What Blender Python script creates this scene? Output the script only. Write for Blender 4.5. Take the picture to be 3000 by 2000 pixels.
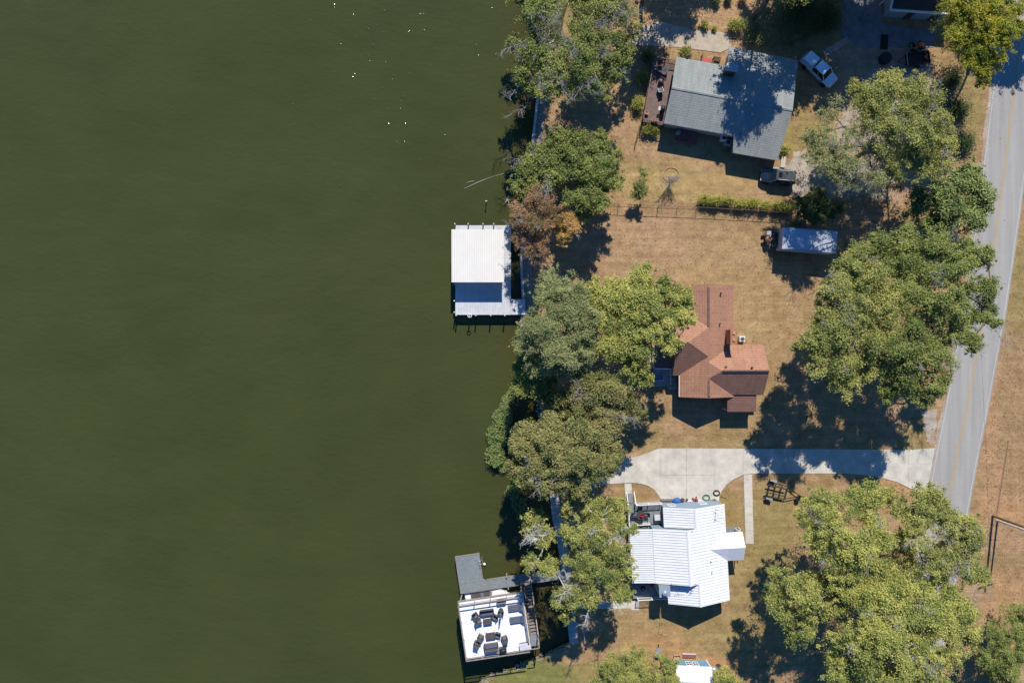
import bpy, math, random
import numpy as np
from mathutils import Vector, Matrix
random.seed(7)
rng = np.random.default_rng(11)
R = math.radians
S, H = 22.0, 92.0            # photo pixels per metre on the ground, camera height in metres

for o in list(bpy.data.objects):
    bpy.data.objects.remove(o)
SC = bpy.context.scene
COL = SC.collection

# ------------------------------------------------------------------ camera, sky, sun, exposure
cam = bpy.data.objects.new('camera', bpy.data.cameras.new('camera'))
COL.objects.link(cam)
cam.location = (0, 0, H)
cam.rotation_euler = (0, 0, 0)
cam.data.sensor_width = 36
cam.data.lens = 18.0 * H / (1500 / S)
cam.data.clip_end = 3000
SC.camera = cam

SUN_EL, SUN_AZ = 43.0, 6.3     # degrees; azimuth measured from +Y towards +X
w = bpy.data.worlds.new('World'); SC.world = w; w.use_nodes = True
nt = w.node_tree; nt.nodes.clear()
sky = nt.nodes.new('ShaderNodeTexSky'); sky.sky_type = 'NISHITA'; sky.sun_disc = False
sky.sun_elevation = R(SUN_EL); sky.sun_rotation = R(SUN_AZ)
bg = nt.nodes.new('ShaderNodeBackground'); bg.inputs['Strength'].default_value = 0.07
sky.ozone_density = 4.0; sky.dust_density = 0.3
wo = nt.nodes.new('ShaderNodeOutputWorld')
tn = nt.nodes.new('ShaderNodeMix'); tn.data_type = 'RGBA'; tn.blend_type = 'MULTIPLY'; tn.inputs[0].default_value = 1.0
tn.inputs[7].default_value = (0.30, 0.92, 1.58, 1)
nt.links.new(sky.outputs[0], tn.inputs[6]); nt.links.new(tn.outputs[2], bg.inputs[0]); nt.links.new(bg.outputs[0], wo.inputs[0])
sun = bpy.data.objects.new('sun', bpy.data.lights.new('sun', 'SUN')); COL.objects.link(sun)
sun.data.energy = 5.0; sun.data.angle = R(0.5); sun.data.color = (1.0, 0.94, 0.84)
sd = Vector((math.sin(R(SUN_AZ)) * math.cos(R(SUN_EL)), math.cos(R(SUN_AZ)) * math.cos(R(SUN_EL)), math.sin(R(SUN_EL))))
sun.rotation_euler = sd.to_track_quat('Z', 'Y').to_euler()
sun.location = (0, 0, 60)
SC.view_settings.view_transform = 'Standard'
SC.view_settings.look = 'None'
SC.view_settings.gamma = 1.0
SC.view_settings.use_curve_mapping = False
SC.view_settings.exposure = 0.22

# ------------------------------------------------------------------ helpers
def G(px, py, z=0.0):
    k = (1 - z / H) / S
    return Vector(((px - 1500) * k, -(py - 1000) * k, z))

def tag(o, label=None, cat=None, group=None, kind=None):
    if label: o['label'] = label
    if cat: o['category'] = cat
    if group: o['group'] = group
    if kind: o['kind'] = kind
    return o

def thing(name, label, cat, loc=(0, 0, 0), rz=0.0, group=None):
    o = bpy.data.objects.new(name, None); COL.objects.link(o)
    o.empty_display_size = 0.3
    o.location = loc; o.rotation_euler = (0, 0, R(rz))
    return tag(o, label, cat, group)

def local(root):
    """world -> local of a root that is only moved and turned about z"""
    m = (Matrix.Translation(root.location) @ Matrix.Rotation(root.rotation_euler.z, 4, 'Z')).inverted()
    return lambda p: m @ Vector(p)

class MB:
    def __init__(s):
        s.v = []; s.f = []
    def add(s, vs, fs):
        n = len(s.v); s.v += [tuple(p) for p in vs]; s.f += [tuple(i + n for i in f) for f in fs]
        return s
    def box(s, c, d, rz=0.0, ry=0.0):
        m = Matrix.Rotation(R(rz), 3, 'Z') @ Matrix.Rotation(R(ry), 3, 'Y')
        vs = [m @ Vector((x * d[0] / 2, y * d[1] / 2, z * d[2] / 2)) + Vector(c) for x in (-1, 1) for y in (-1, 1) for z in (-1, 1)]
        return s.add(vs, [(0, 1, 3, 2), (4, 6, 7, 5), (0, 4, 5, 1), (2, 3, 7, 6), (0, 2, 6, 4), (1, 5, 7, 3)])
    def bb(s, a, b):
        return s.box([(a[i] + b[i]) / 2 for i in range(3)], [abs(b[i] - a[i]) for i in range(3)])
    def plate(s, pts, vec):
        pts = [Vector(p) for p in pts]; n = len(pts); vec = Vector(vec)
        vs = pts + [p + vec for p in pts]
        fs = [tuple(range(n)), tuple(range(2 * n - 1, n - 1, -1))]
        fs += [(i, i + n, (i + 1) % n + n, (i + 1) % n) for i in range(n)]
        return s.add(vs, fs)
    def slab(s, pts, t): return s.plate(pts, (0, 0, -t))
    def tube(s, pts, rad, n=6, cap=True):
        pts = [Vector(p) for p in pts]
        if not isinstance(rad, (list, tuple)): rad = [rad] * len(pts)
        vs = []; fs = []
        for i, p in enumerate(pts):
            d = (pts[min(i + 1, len(pts) - 1)] - pts[max(i - 1, 0)])
            if d.length < 1e-6: d = Vector((0, 0, 1))
            d.normalize()
            a = d.cross(Vector((0, 0, 1)) if abs(d.z) < 0.9 else Vector((1, 0, 0))).normalized(); b = d.cross(a)
            for k in range(n):
                t = 2 * math.pi * k / n
                vs.append(p + (a * math.cos(t) + b * math.sin(t)) * rad[i])
        for i in range(len(pts) - 1):
            for k in range(n):
                fs.append((i * n + k, i * n + (k + 1) % n, (i + 1) * n + (k + 1) % n, (i + 1) * n + k))
        if cap:
            fs.append(tuple(range(n - 1, -1, -1))); fs.append(tuple((len(pts) - 1) * n + k for k in range(n)))
        return s.add(vs, fs)
    def loft(s, rings, cap=True):
        n = len(rings[0]); vs = [p for r in rings for p in r]; fs = []
        for i in range(len(rings) - 1):
            for k in range(n):
                fs.append((i * n + k, i * n + (k + 1) % n, (i + 1) * n + (k + 1) % n, (i + 1) * n + k))
        if cap:
            fs.append(tuple(range(n - 1, -1, -1))); fs.append(tuple((len(rings) - 1) * n + k for k in range(n)))
        return s.add(vs, fs)
    def lathe(s, c, prof, n=14, axis='z', rz=0.0):
        c = Vector(c); rings = []
        q = Matrix.Rotation(R(rz), 3, 'Z')
        for r, h in prof:
            ring = []
            for k in range(n):
                t = 2 * math.pi * k / n
                p = Vector((r * math.cos(t), r * math.sin(t), h))
                if axis == 'x': p = Vector((h, r * math.cos(t), r * math.sin(t)))
                if axis == 'y': p = Vector((r * math.cos(t), h, r * math.sin(t)))
                ring.append(c + q @ p)
            rings.append(ring)
        return s.loft(rings)
    def build(s, name, mat, parent=None, smooth=False, bevel=0.0):
        me = bpy.data.meshes.new(name); me.from_pydata(s.v, [], s.f)
        import bmesh
        bm = bmesh.new(); bm.from_mesh(me); bmesh.ops.recalc_face_normals(bm, faces=bm.faces)
        if bevel: bmesh.ops.bevel(bm, geom=[e for e in bm.edges if len(e.link_faces) == 2 and e.calc_face_angle(0) > 0.6], offset=bevel, segments=1, affect='EDGES', clamp_overlap=True)
        bm.to_mesh(me); bm.free()
        o = bpy.data.objects.new(name, me); COL.objects.link(o)
        me.materials.append(M[mat] if isinstance(mat, str) else mat)
        if smooth: me.polygons.foreach_set('use_smooth', [True] * len(me.polygons))
        o.parent = parent
        return o

def copy_tree(o, parent=None):
    c = o.copy(); COL.objects.link(c); c.parent = parent
    for ch in [x for x in bpy.data.objects if x.parent == o]: copy_tree(ch, c)
    return c

# ------------------------------------------------------------------ materials
M = {}
def newmat(name):
    m = bpy.data.materials.new(name); m.use_nodes = True
    M[name] = m; n = m.node_tree
    return m, n, n.nodes, n.links, n.nodes['Principled BSDF']

def coord(N, L, obj=False, rot=0.0):
    if obj: out = N.new('ShaderNodeTexCoord').outputs['Object']
    else: out = N.new('ShaderNodeNewGeometry').outputs['Position']
    if rot:
        mp = N.new('ShaderNodeMapping'); mp.inputs['Rotation'].default_value[2] = R(rot); L.new(out, mp.inputs[0]); out = mp.outputs[0]
    return out

def noise(N, L, co, scale, detail=4, rough=0.6):
    t = N.new('ShaderNodeTexNoise'); t.inputs['Scale'].default_value = scale
    t.inputs['Detail'].default_value = detail; t.inputs['Roughness'].default_value = rough
    L.new(co, t.inputs['Vector']); return t.outputs['Fac']

def ramp(N, L, fac, stops):
    r = N.new('ShaderNodeValToRGB'); e = r.color_ramp.elements
    while len(e) < len(stops): e.new(0.5)
    for k, (p, c) in enumerate(stops):
        e[k].position = p; e[k].color = (*c, 1) if len(c) == 3 else c
    L.new(fac, r.inputs[0]); return r.outputs[0]

def mix(N, L, fac, a, b, mode='MIX'):
    x = N.new('ShaderNodeMix'); x.data_type = 'RGBA'; x.blend_type = mode
    for i, v in ((0, fac), (6, a), (7, b)):
        if isinstance(v, (int, float)): x.inputs[i].default_value = v
        elif isinstance(v, tuple): x.inputs[i].default_value = (*v, 1)
        else: L.new(v, x.inputs[i])
    return x.outputs[2]

def bump(N, L, P, h, strength, dist=0.05):
    b = N.new('ShaderNodeBump'); b.inputs['Strength'].default_value = strength; b.inputs['Distance'].default_value = dist
    L.new(h, b.inputs['Height']); L.new(b.outputs[0], P.inputs['Normal'])

def simple(name, col, rough=0.6, var=0.25, scale=6.0, metal=0.0, bmp=0.15, spec=0.4, obj=False, coat=0.0, stain=None):
    m, n, N, L, P = newmat(name)
    co = coord(N, L, obj)
    f = noise(N, L, co, scale); f2 = noise(N, L, co, scale * 0.13, 5)
    lo = tuple(c * (1 - var) for c in col); hi = tuple(min(0.95, c * (1 + var)) for c in col)
    c = ramp(N, L, f, [(0.3, lo), (0.7, hi)])
    c = mix(N, L, mix(N, L, 0.0, f2, f2), c, stain or tuple(k * (1 - var) for k in col)) if stain else mix(N, L, 0.3, c, ramp(N, L, f2, [(0.35, lo), (0.65, hi)]))
    L.new(c, P.inputs['Base Color'])
    P.inputs['Roughness'].default_value = rough; P.inputs['Metallic'].default_value = metal
    P.inputs['Specular IOR Level'].default_value = spec; P.inputs['Coat Weight'].default_value = coat
    if bmp: bump(N, L, P, noise(N, L, co, scale * 5, 3), bmp, 0.02)
    return m

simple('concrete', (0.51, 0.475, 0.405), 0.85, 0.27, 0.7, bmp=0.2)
simple('shade_concrete', (0.19, 0.195, 0.20), 0.9, 0.35, 0.9, bmp=0.3)  # patio concrete with tree shade put into its colour
simple('old_concrete', (0.42, 0.35, 0.27), 0.9, 0.22, 1.1, bmp=0.2)
simple('grey_concrete', (0.40, 0.375, 0.335), 0.9, 0.3, 1.3, bmp=0.3)
simple('seawall_stone', (0.27, 0.235, 0.20), 0.95, 0.5, 3.5, bmp=0.8)
simple('white_metal', (0.77, 0.775, 0.785), 0.5, 0.08, 0.6, bmp=0.05)
simple('cream_metal', (0.74, 0.715, 0.66), 0.5, 0.07, 0.5, bmp=0.05)
simple('cream_rib', (0.53, 0.515, 0.47), 0.5, 0.12, 0.8, bmp=0.05)
simple('rib_base', (0.40, 0.44, 0.50), 0.5, 0.06, 1.5)
simple('rib_line', (0.68, 0.70, 0.735), 0.45, 0.05, 2)
simple('white_paint', (0.78, 0.78, 0.77), 0.5, 0.06, 4)
simple('white_membrane', (0.84, 0.84, 0.85), 0.6, 0.03, 1.0, bmp=0.05)
simple('grey_deck', (0.20, 0.225, 0.235), 0.8, 0.2, 2.5)
simple('pale_deck', (0.53, 0.54, 0.56), 0.7, 0.14, 2.0)
simple('wood_deck', (0.17, 0.115, 0.10), 0.8, 0.3, 2.5)
simple('weathered_wood', (0.26, 0.225, 0.20), 0.9, 0.35, 3.0, bmp=0.4)
simple('pole_wood', (0.20, 0.12, 0.07), 0.85, 0.3, 3.0, bmp=0.4)
simple('brown_wood', (0.10, 0.055, 0.035), 0.8, 0.35, 4)
simple('siding_blue', (0.23, 0.30, 0.37), 0.7, 0.1, 3)
simple('siding_shed', (0.12, 0.27, 0.42), 0.7, 0.1, 3)
simple('siding_grey', (0.30, 0.31, 0.31), 0.75, 0.12, 3)
simple('brick_wall', (0.23, 0.11, 0.075), 0.85, 0.35, 8, bmp=0.4)
simple('chimney_brick', (0.36, 0.165, 0.095), 0.85, 0.35, 7, bmp=0.5)
simple('dark_roofing', (0.06, 0.055, 0.055), 0.85, 0.35, 3)  # roof covering that is dark by its own colour
simple('lean_roof', (0.19, 0.105, 0.085), 0.8, 0.2, 2)
simple('galvanised', (0.46, 0.48, 0.50), 0.4, 0.15, 3, metal=0.5)
simple('trailer_skin', (0.47, 0.51, 0.57), 0.38, 0.1, 1.2, metal=0.25)
simple('black_metal', (0.018, 0.018, 0.02), 0.5, 0.3, 6)
simple('dark_metal', (0.05, 0.05, 0.055), 0.5, 0.3, 6)
simple('rubber', (0.015, 0.015, 0.016), 0.8, 0.3, 8)
simple('car_silver', (0.72, 0.75, 0.78), 0.28, 0.04, 2, metal=0.35, bmp=0, coat=0.6)
simple('car_blue', (0.018, 0.028, 0.048), 0.22, 0.1, 2, metal=0.3, bmp=0, coat=1.0)
simple('car_roof', (0.085, 0.095, 0.105), 0.35, 0.1, 2, metal=0.3, bmp=0, coat=0.6)
simple('glass_dark', (0.010, 0.014, 0.018), 0.08, 0.1, 2, bmp=0, spec=0.6)
simple('window_glass', (0.05, 0.085, 0.12), 0.08, 0.1, 2, bmp=0, spec=0.6)
simple('lamp_lens', (0.75, 0.75, 0.72), 0.15, 0.05, 2, bmp=0)
simple('tail_lens', (0.35, 0.02, 0.02), 0.2, 0.05, 2, bmp=0)
simple('wicker', (0.085, 0.075, 0.07), 0.8, 0.4, 14, bmp=0.6)
simple('cushion', (0.14, 0.145, 0.17), 0.9, 0.2, 5)
simple('slate_cushion', (0.10, 0.11, 0.15), 0.9, 0.15, 5)
simple('red_paint', (0.42, 0.075, 0.06), 0.6, 0.25, 4)
simple('dull_red', (0.26, 0.09, 0.085), 0.8, 0.25, 3)
simple('red_plastic', (0.55, 0.03, 0.03), 0.4, 0.1, 4)
simple('orange_paint', (0.55, 0.20, 0.07), 0.5, 0.2, 4)
simple('clay', (0.46, 0.23, 0.14), 0.8, 0.25, 5)
simple('blue_tarp', (0.02, 0.10, 0.35), 0.5, 0.25, 5)
simple('green_hose', (0.03, 0.20, 0.10), 0.5, 0.2, 5)
simple('road_white', (0.46, 0.46, 0.45), 0.85, 0.3, 3)
simple('road_yellow', (0.44, 0.29, 0.12), 0.85, 0.2, 5)
simple('bark', (0.13, 0.105, 0.085), 0.95, 0.4, 3.0, bmp=0.7)
simple('pale_bark', (0.55, 0.52, 0.47), 0.9, 0.35, 2.5, bmp=0.4)
simple('bare_twig', (0.36, 0.33, 0.30), 0.9, 0.3, 3.0, bmp=0.2)
simple('drift_wood', (0.48, 0.44, 0.34), 0.9, 0.3, 3.0)
simple('wire', (0.05, 0.05, 0.05), 0.7, 0.2, 3)
simple('tan_cardboard', (0.42, 0.31, 0.20), 0.9, 0.2, 3)
simple('mulch', (0.20, 0.12, 0.08), 0.95, 0.5, 6, bmp=0.8)

def shingle(name, col, mortar, rot=0.0, bw=0.9, rh=0.17, var=0.18):
    m, n, N, L, P = newmat(name)
    co = coord(N, L, True, rot)
    b = N.new('ShaderNodeTexBrick'); b.inputs['Scale'].default_value = 1.0
    b.inputs['Brick Width'].default_value = bw; b.inputs['Row Height'].default_value = rh
    b.inputs['Mortar Size'].default_value = 0.035; b.inputs['Mortar Smooth'].default_value = 0.3
    b.inputs['Color1'].default_value = (*[c * (1 - var) for c in col], 1); b.inputs['Color2'].default_value = (*[c * (1 + var) for c in col], 1)
    b.inputs['Mortar'].default_value = (*mortar, 1); b.inputs['Bias'].default_value = 0.0
    L.new(co, b.inputs['Vector'])
    f = noise(N, L, co, 0.45, 5); g = noise(N, L, co, 22, 2)
    c = mix(N, L, 0.38, b.outputs['Color'], ramp(N, L, f, [(0.3, tuple(k * 0.72 for k in col)), (0.7, tuple(k * 1.25 for k in col))]))
    mp2 = N.new('ShaderNodeMapping'); mp2.inputs['Scale'].default_value = (1.6, 0.25, 1); L.new(co, mp2.inputs[0])
    c = mix(N, L, 0.4, c, ramp(N, L, noise(N, L, mp2.outputs[0], 1.0, 4), [(0.35, tuple(k * 0.62 for k in col)), (0.6, tuple(k * 1.2 for k in col))]))
    c = mix(N, L, 0.3, c, ramp(N, L, g, [(0.3, tuple(k * 0.6 for k in col)), (0.7, tuple(k * 1.4 for k in col))]))
    L.new(c, P.inputs['Base Color']); P.inputs['Roughness'].default_value = 0.9; P.inputs['Specular IOR Level'].default_value = 0.2
    inv = N.new('ShaderNodeMath'); inv.operation = 'SUBTRACT'; inv.inputs[0].default_value = 1.0; L.new(b.outputs['Fac'], inv.inputs[1])
    bump(N, L, P, inv.outputs[0], 0.5, 0.03)
shingle('shingle_grey', (0.275, 0.295, 0.28), (0.085, 0.10, 0.10), rh=0.28)
shingle('shingle_red_x', (0.365, 0.195, 0.128), (0.13, 0.062, 0.042), rh=0.30)
shingle('shingle_red_y', (0.365, 0.195, 0.128), (0.13, 0.062, 0.042), rot=90, rh=0.30)

# lawn: dry tan grass with greener and barer patches of ground
def patches(name, base_stops, plist, redden=(0.40, 0.255, 0.16)):
    m, n, N, L, P = newmat(name)
    co = coord(N, L)
    n1 = noise(N, L, co, 0.22, 6, 0.65); n2 = noise(N, L, co, 3.5, 5, 0.7); n3 = noise(N, L, co, 14, 3, 0.7)
    c = ramp(N, L, n1, base_stops)
    nr = noise(N, L, co, 0.11, 5, 0.7)
    c = mix(N, L, ramp(N, L, nr, [(0.44, (0, 0, 0)), (0.60, (0.85, 0.85, 0.85))]), c, redden)
    warp = N.new('ShaderNodeTexNoise'); warp.inputs['Scale'].default_value = 0.35; warp.inputs['Detail'].default_value = 5
    L.new(co, warp.inputs['Vector'])
    wv = N.new('ShaderNodeVectorMath'); wv.operation = 'MULTIPLY_ADD'; wv.inputs[1].default_value = (5, 5, 0); wv.inputs[2].default_value = (-2.5, -2.5, 0)
    L.new(warp.outputs['Color'], wv.inputs[0])
    wp = N.new('ShaderNodeVectorMath'); wp.operation = 'ADD'; L.new(co, wp.inputs[0]); L.new(wv.outputs[0], wp.inputs[1])
    for px, py, rx, ry, col, amt in plist:
        g = G(px, py)
        s = N.new('ShaderNodeVectorMath'); s.operation = 'SUBTRACT'; s.inputs[1].default_value = (g.x, g.y, 0); L.new(wp.outputs[0], s.inputs[0])
        d = N.new('ShaderNodeVectorMath'); d.operation = 'DIVIDE'; d.inputs[1].default_value = (rx / S, ry / S, 1e6); L.new(s.outputs[0], d.inputs[0])
        l = N.new('ShaderNodeVectorMath'); l.operation = 'LENGTH'; L.new(d.outputs[0], l.inputs[0])
        mr = N.new('ShaderNodeMapRange'); mr.inputs['From Min'].default_value = 1.15; mr.inputs['From Max'].default_value = 0.55
        mr.inputs['To Max'].default_value = amt; L.new(l.outputs['Value'], mr.inputs[0])
        c = mix(N, L, mr.outputs[0], c, col)
    n4 = noise(N, L, co, 0.75, 5, 0.7)
    ms = N.new('ShaderNodeMapping'); ms.inputs['Rotation'].default_value[2] = R(8); ms.inputs['Scale'].default_value = (0.12, 1.7, 1); L.new(co, ms.inputs[0])
    n5 = noise(N, L, ms.outputs[0], 1.0, 3)
    c = mix(N, L, 0.75, c, ramp(N, L, n4, [(0.3, (0.33, 0.30, 0.29)), (0.7, (0.66, 0.66, 0.62))]), 'OVERLAY')
    c = mix(N, L, 0.5, c, ramp(N, L, n5, [(0.3, (0.36, 0.36, 0.33)), (0.7, (0.62, 0.62, 0.6))]), 'OVERLAY')
    c = mix(N, L, 0.4, c, ramp(N, L, n2, [(0.3, (0.28, 0.25, 0.22)), (0.7, (0.72, 0.72, 0.7))]), 'OVERLAY')
    c = mix(N, L, 0.34, c, ramp(N, L, n3, [(0.25, (0.16, 0.15, 0.14)), (0.75, (0.82, 0.82, 0.8))]), 'OVERLAY')
    L.new(c, P.inputs['Base Color']); P.inputs['Roughness'].default_value = 1.0; P.inputs['Specular IOR Level'].default_value = 0.05
    ad = N.new('ShaderNodeMath'); ad.operation = 'ADD'; L.new(n2, ad.inputs[0]); L.new(n3, ad.inputs[1])
    bump(N, L, P, ad.outputs[0], 0.6, 0.08)
GREEN, DIRT, RED, LITTER, DGREEN, OLIVE = (0.20, 0.20, 0.07), (0.39, 0.27, 0.155), (0.47, 0.27, 0.145), (0.42, 0.28, 0.17), (0.10, 0.12, 0.04), (0.29, 0.23, 0.10)
patches('lawn', [(0.3, (0.285, 0.197, 0.10)), (0.55, (0.35, 0.247, 0.134)), (0.75, (0.41, 0.29, 0.162))], [
    (1850, 720, 300, 100, (0.40, 0.265, 0.165), 0.85), (1780, 880, 130, 150, DIRT, 0.7), (2150, 900, 160, 200, (0.38, 0.28, 0.15), 0.6), (1620, 330, 90, 240, (0.33, 0.235, 0.14), 0.7),
    (1980, 540, 260, 60, (0.40, 0.30, 0.135), 0.7), (2250, 1540, 90, 130, OLIVE, 0.9), (2230, 1680, 130, 160, OLIVE, 0.7),
    (2000, 1290, 260, 40, OLIVE, 0.5), (1560, 1985, 190, 65, GREEN, 1.0), (1760, 1990, 100, 60, OLIVE, 0.9), (2050, 1850, 260, 70, OLIVE, 0.6), (1870, 1440, 60, 40, (0.30, 0.205, 0.11), 0.8), (2140, 1500, 40, 80, (0.30, 0.225, 0.10), 0.9),
    (1925, 1885, 120, 45, RED, 0.45), (2040, 1945, 150, 40, RED, 0.85), (2640, 1480, 110, 90, RED, 0.6), (2560, 1640, 200, 170, DIRT, 0.6),
    (2130, 40, 150, 90, LITTER, 0.9), (2340, 60, 130, 110, DGREEN, 0.9), (2480, 190, 130, 110, DIRT, 0.9), (2350, 400, 70, 80, OLIVE, 0.8),
    (2840, 330, 40, 160, OLIVE, 0.9), (2520, 680, 160, 90, LITTER, 0.9), (2680, 1290, 60, 50, OLIVE, 0.6), (1960, 60, 90, 90, LITTER, 0.7), (1640, 370, 60, 90, (0.36, 0.235, 0.145), 0.8), (1720, 800, 90, 60, (0.34, 0.215, 0.13), 0.8), (2440, 820, 60, 120, LITTER, 0.6), (1700, 1230, 120, 80, (0.30, 0.19, 0.11), 0.8)])
patches('verge', [(0.3, (0.30, 0.205, 0.11)), (0.55, (0.35, 0.245, 0.13)), (0.75, (0.39, 0.275, 0.145))], [
    (2985, 850, 45, 180, OLIVE, 0.8), (2910, 1350, 40, 260, (0.42, 0.26, 0.155), 0.9), (2970, 1250, 40, 300, (0.34, 0.23, 0.13), 0.7), (2960, 1500, 90, 40, RED, 0.7), (2940, 1750, 60, 90, RED, 0.5), (2900, 1930, 70, 60, RED, 0.8)])
patches('gravel', [(0.3, (0.36, 0.31, 0.27)), (0.55, (0.44, 0.40, 0.37)), (0.75, (0.50, 0.46, 0.43))], [
    (2460, 220, 90, 120, (0.40, 0.28, 0.19), 0.9), (2560, 160, 120, 60, (0.38, 0.29, 0.22), 0.8)])

m, n, N, L, P = newmat('asphalt')
co = coord(N, L); a = noise(N, L, co, 0.5, 4); b = noise(N, L, co, 25, 3); st = N.new('ShaderNodeMapping')
st.inputs['Rotation'].default_value[2] = R(-13); st.inputs['Scale'].default_value = (1.1, 0.05, 1); L.new(co, st.inputs[0])
c_ = noise(N, L, st.outputs[0], 1.0, 3)
c = ramp(N, L, a, [(0.3, (0.297, 0.278, 0.256)), (0.7, (0.345, 0.332, 0.310))])
c = mix(N, L, 0.6, c, ramp(N, L, c_, [(0.35, (0.242, 0.231, 0.218)), (0.65, (0.401, 0.385, 0.359))]))
c = mix(N, L, 0.35, c, ramp(N, L, b, [(0.3, (0.170, 0.166, 0.158)), (0.7, (0.461, 0.444, 0.403))]))
L.new(c, P.inputs['Base Color']); P.inputs['Roughness'].default_value = 0.9; bump(N, L, P, b, 0.3, 0.02)

# lake: turbid green water, browner over the silt close to the bank
m, n, N, L, P = newmat('lake_water')
co = coord(N, L)
a = noise(N, L, co, 0.035, 4)
c = ramp(N, L, a, [(0.3, (0.048, 0.0555, 0.0155)), (0.7, (0.053, 0.060, 0.0185))])
sx = N.new('ShaderNodeSeparateXYZ'); L.new(co, sx.inputs[0])
nb = noise(N, L, co, 0.30, 4)
ma = N.new('ShaderNodeMath'); ma.operation = 'MULTIPLY_ADD'; ma.inputs[1].default_value = 7.0; L.new(nb, ma.inputs[0]); L.new(sx.outputs[0], ma.inputs[2])
mr = N.new('ShaderNodeMapRange'); mr.inputs['From Min'].default_value = 0.5; mr.inputs['From Max'].default_value = 7.0; mr.inputs['To Max'].default_value = 0.8; L.new(ma.outputs[0], mr.inputs[0])
c = mix(N, L, mr.outputs[0], c, (0.062, 0.050, 0.014))
L.new(c, P.inputs['Base Color']); P.inputs['IOR'].default_value = 1.333; P.inputs['Roughness'].default_value = 0.06
wm = N.new('ShaderNodeMapping'); wm.inputs['Rotation'].default_value[2] = R(25); wm.inputs['Scale'].default_value = (1, 1.8, 1); L.new(co, wm.inputs[0])
w1 = noise(N, L, wm.outputs[0], 1.1, 6, 0.62); w2 = noise(N, L, wm.outputs[0], 0.25, 3)
ad = N.new('ShaderNodeMath'); ad.operation = 'MULTIPLY_ADD'; ad.inputs[1].default_value = 2.0; L.new(w2, ad.inputs[0]); L.new(w1, ad.inputs[2])
pk = noise(N, L, co, 1.9, 1, 0.5)
pm = N.new('ShaderNodeMapRange'); pm.inputs['From Min'].default_value = 0.705; pm.inputs['From Max'].default_value = 0.82; pm.inputs['To Max'].default_value = 1.2; L.new(pk, pm.inputs[0])
gm = N.new('ShaderNodeMapRange'); gm.inputs['From Min'].default_value = 0.42; gm.inputs['From Max'].default_value = 0.56; L.new(noise(N, L, co, 0.09, 3), gm.inputs[0])
gx = N.new('ShaderNodeMath'); gx.operation = 'MULTIPLY'; L.new(pm.outputs[0], gx.inputs[0]); L.new(gm.outputs[0], gx.inputs[1])
pa = N.new('ShaderNodeMath'); pa.operation = 'ADD'; L.new(ad.outputs[0], pa.inputs[0]); L.new(gx.outputs[0], pa.inputs[1])
bump(N, L, P, pa.outputs[0], 0.3, 0.16)
wn = noise(N, L, wm.outputs[0], 0.06, 5, 0.65)
c = mix(N, L, 0.35, c, ramp(N, L, wn, [(0.3, (0.34, 0.36, 0.34)), (0.7, (0.64, 0.64, 0.62))]), 'OVERLAY')
L.new(c, P.inputs['Base Color'])

def leafmat(name, c0, c1, c2, trans=0.32, rough=0.55, spec=0.25):
    m, n, N, L, P = newmat(name)
    at = N.new('ShaderNodeAttribute'); at.attribute_name = 'tint'
    c = ramp(N, L, at.outputs['Fac'], [(0.1, c0), (0.5, c1), (0.9, c2)])
    L.new(c, P.inputs['Base Color']); P.inputs['Roughness'].default_value = rough; P.inputs['Specular IOR Level'].default_value = spec
    t = N.new('ShaderNodeBsdfTranslucent'); L.new(c, t.inputs[0])
    mx = N.new('ShaderNodeMixShader'); mx.inputs[0].default_value = trans
    L.new(P.outputs[0], mx.inputs[1]); L.new(t.outputs[0], mx.inputs[2]); L.new(mx.outputs[0], N['Material Output'].inputs[0])
leafmat('leaf_green', (0.122, 0.17, 0.046), (0.235, 0.284, 0.073), (0.39, 0.405, 0.114))
leafmat('leaf_oak', (0.157, 0.194, 0.055), (0.306, 0.342, 0.092), (0.519, 0.49, 0.139))
leafmat('leaf_silver', (0.146, 0.179, 0.067), (0.28, 0.314, 0.123), (0.437, 0.448, 0.19))
leafmat('leaf_yellow', (0.153, 0.198, 0.051), (0.344, 0.383, 0.103), (0.6, 0.562, 0.147))
leafmat('leaf_brownish', (0.12, 0.145, 0.045), (0.26, 0.275, 0.09), (0.41, 0.36, 0.135))
leafmat('leaf_rust', (0.13, 0.14, 0.04), (0.36, 0.205, 0.10), (0.52, 0.32, 0.19))
leafmat('leaf_gold', (0.247, 0.231, 0.049), (0.545, 0.364, 0.099), (0.694, 0.447, 0.182))
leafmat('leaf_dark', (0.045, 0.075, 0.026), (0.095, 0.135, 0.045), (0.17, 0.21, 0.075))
leafmat('leaf_maple', (0.11, 0.155, 0.02), (0.29, 0.32, 0.035), (0.52, 0.46, 0.05))
leafmat('leaf_glossy', (0.055, 0.10, 0.026), (0.15, 0.215, 0.055), (0.33, 0.38, 0.12), 0.2, 0.5, 0.3)
leafmat('leaf_hedge', (0.189, 0.21, 0.043), (0.348, 0.362, 0.072), (0.522, 0.478, 0.102))
leafmat('leaf_litter', (0.13, 0.075, 0.04), (0.30, 0.19, 0.10), (0.46, 0.36, 0.20), 0.1)
leafmat('leaf_reed', (0.116, 0.181, 0.058), (0.225, 0.29, 0.087), (0.435, 0.45, 0.174))

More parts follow.
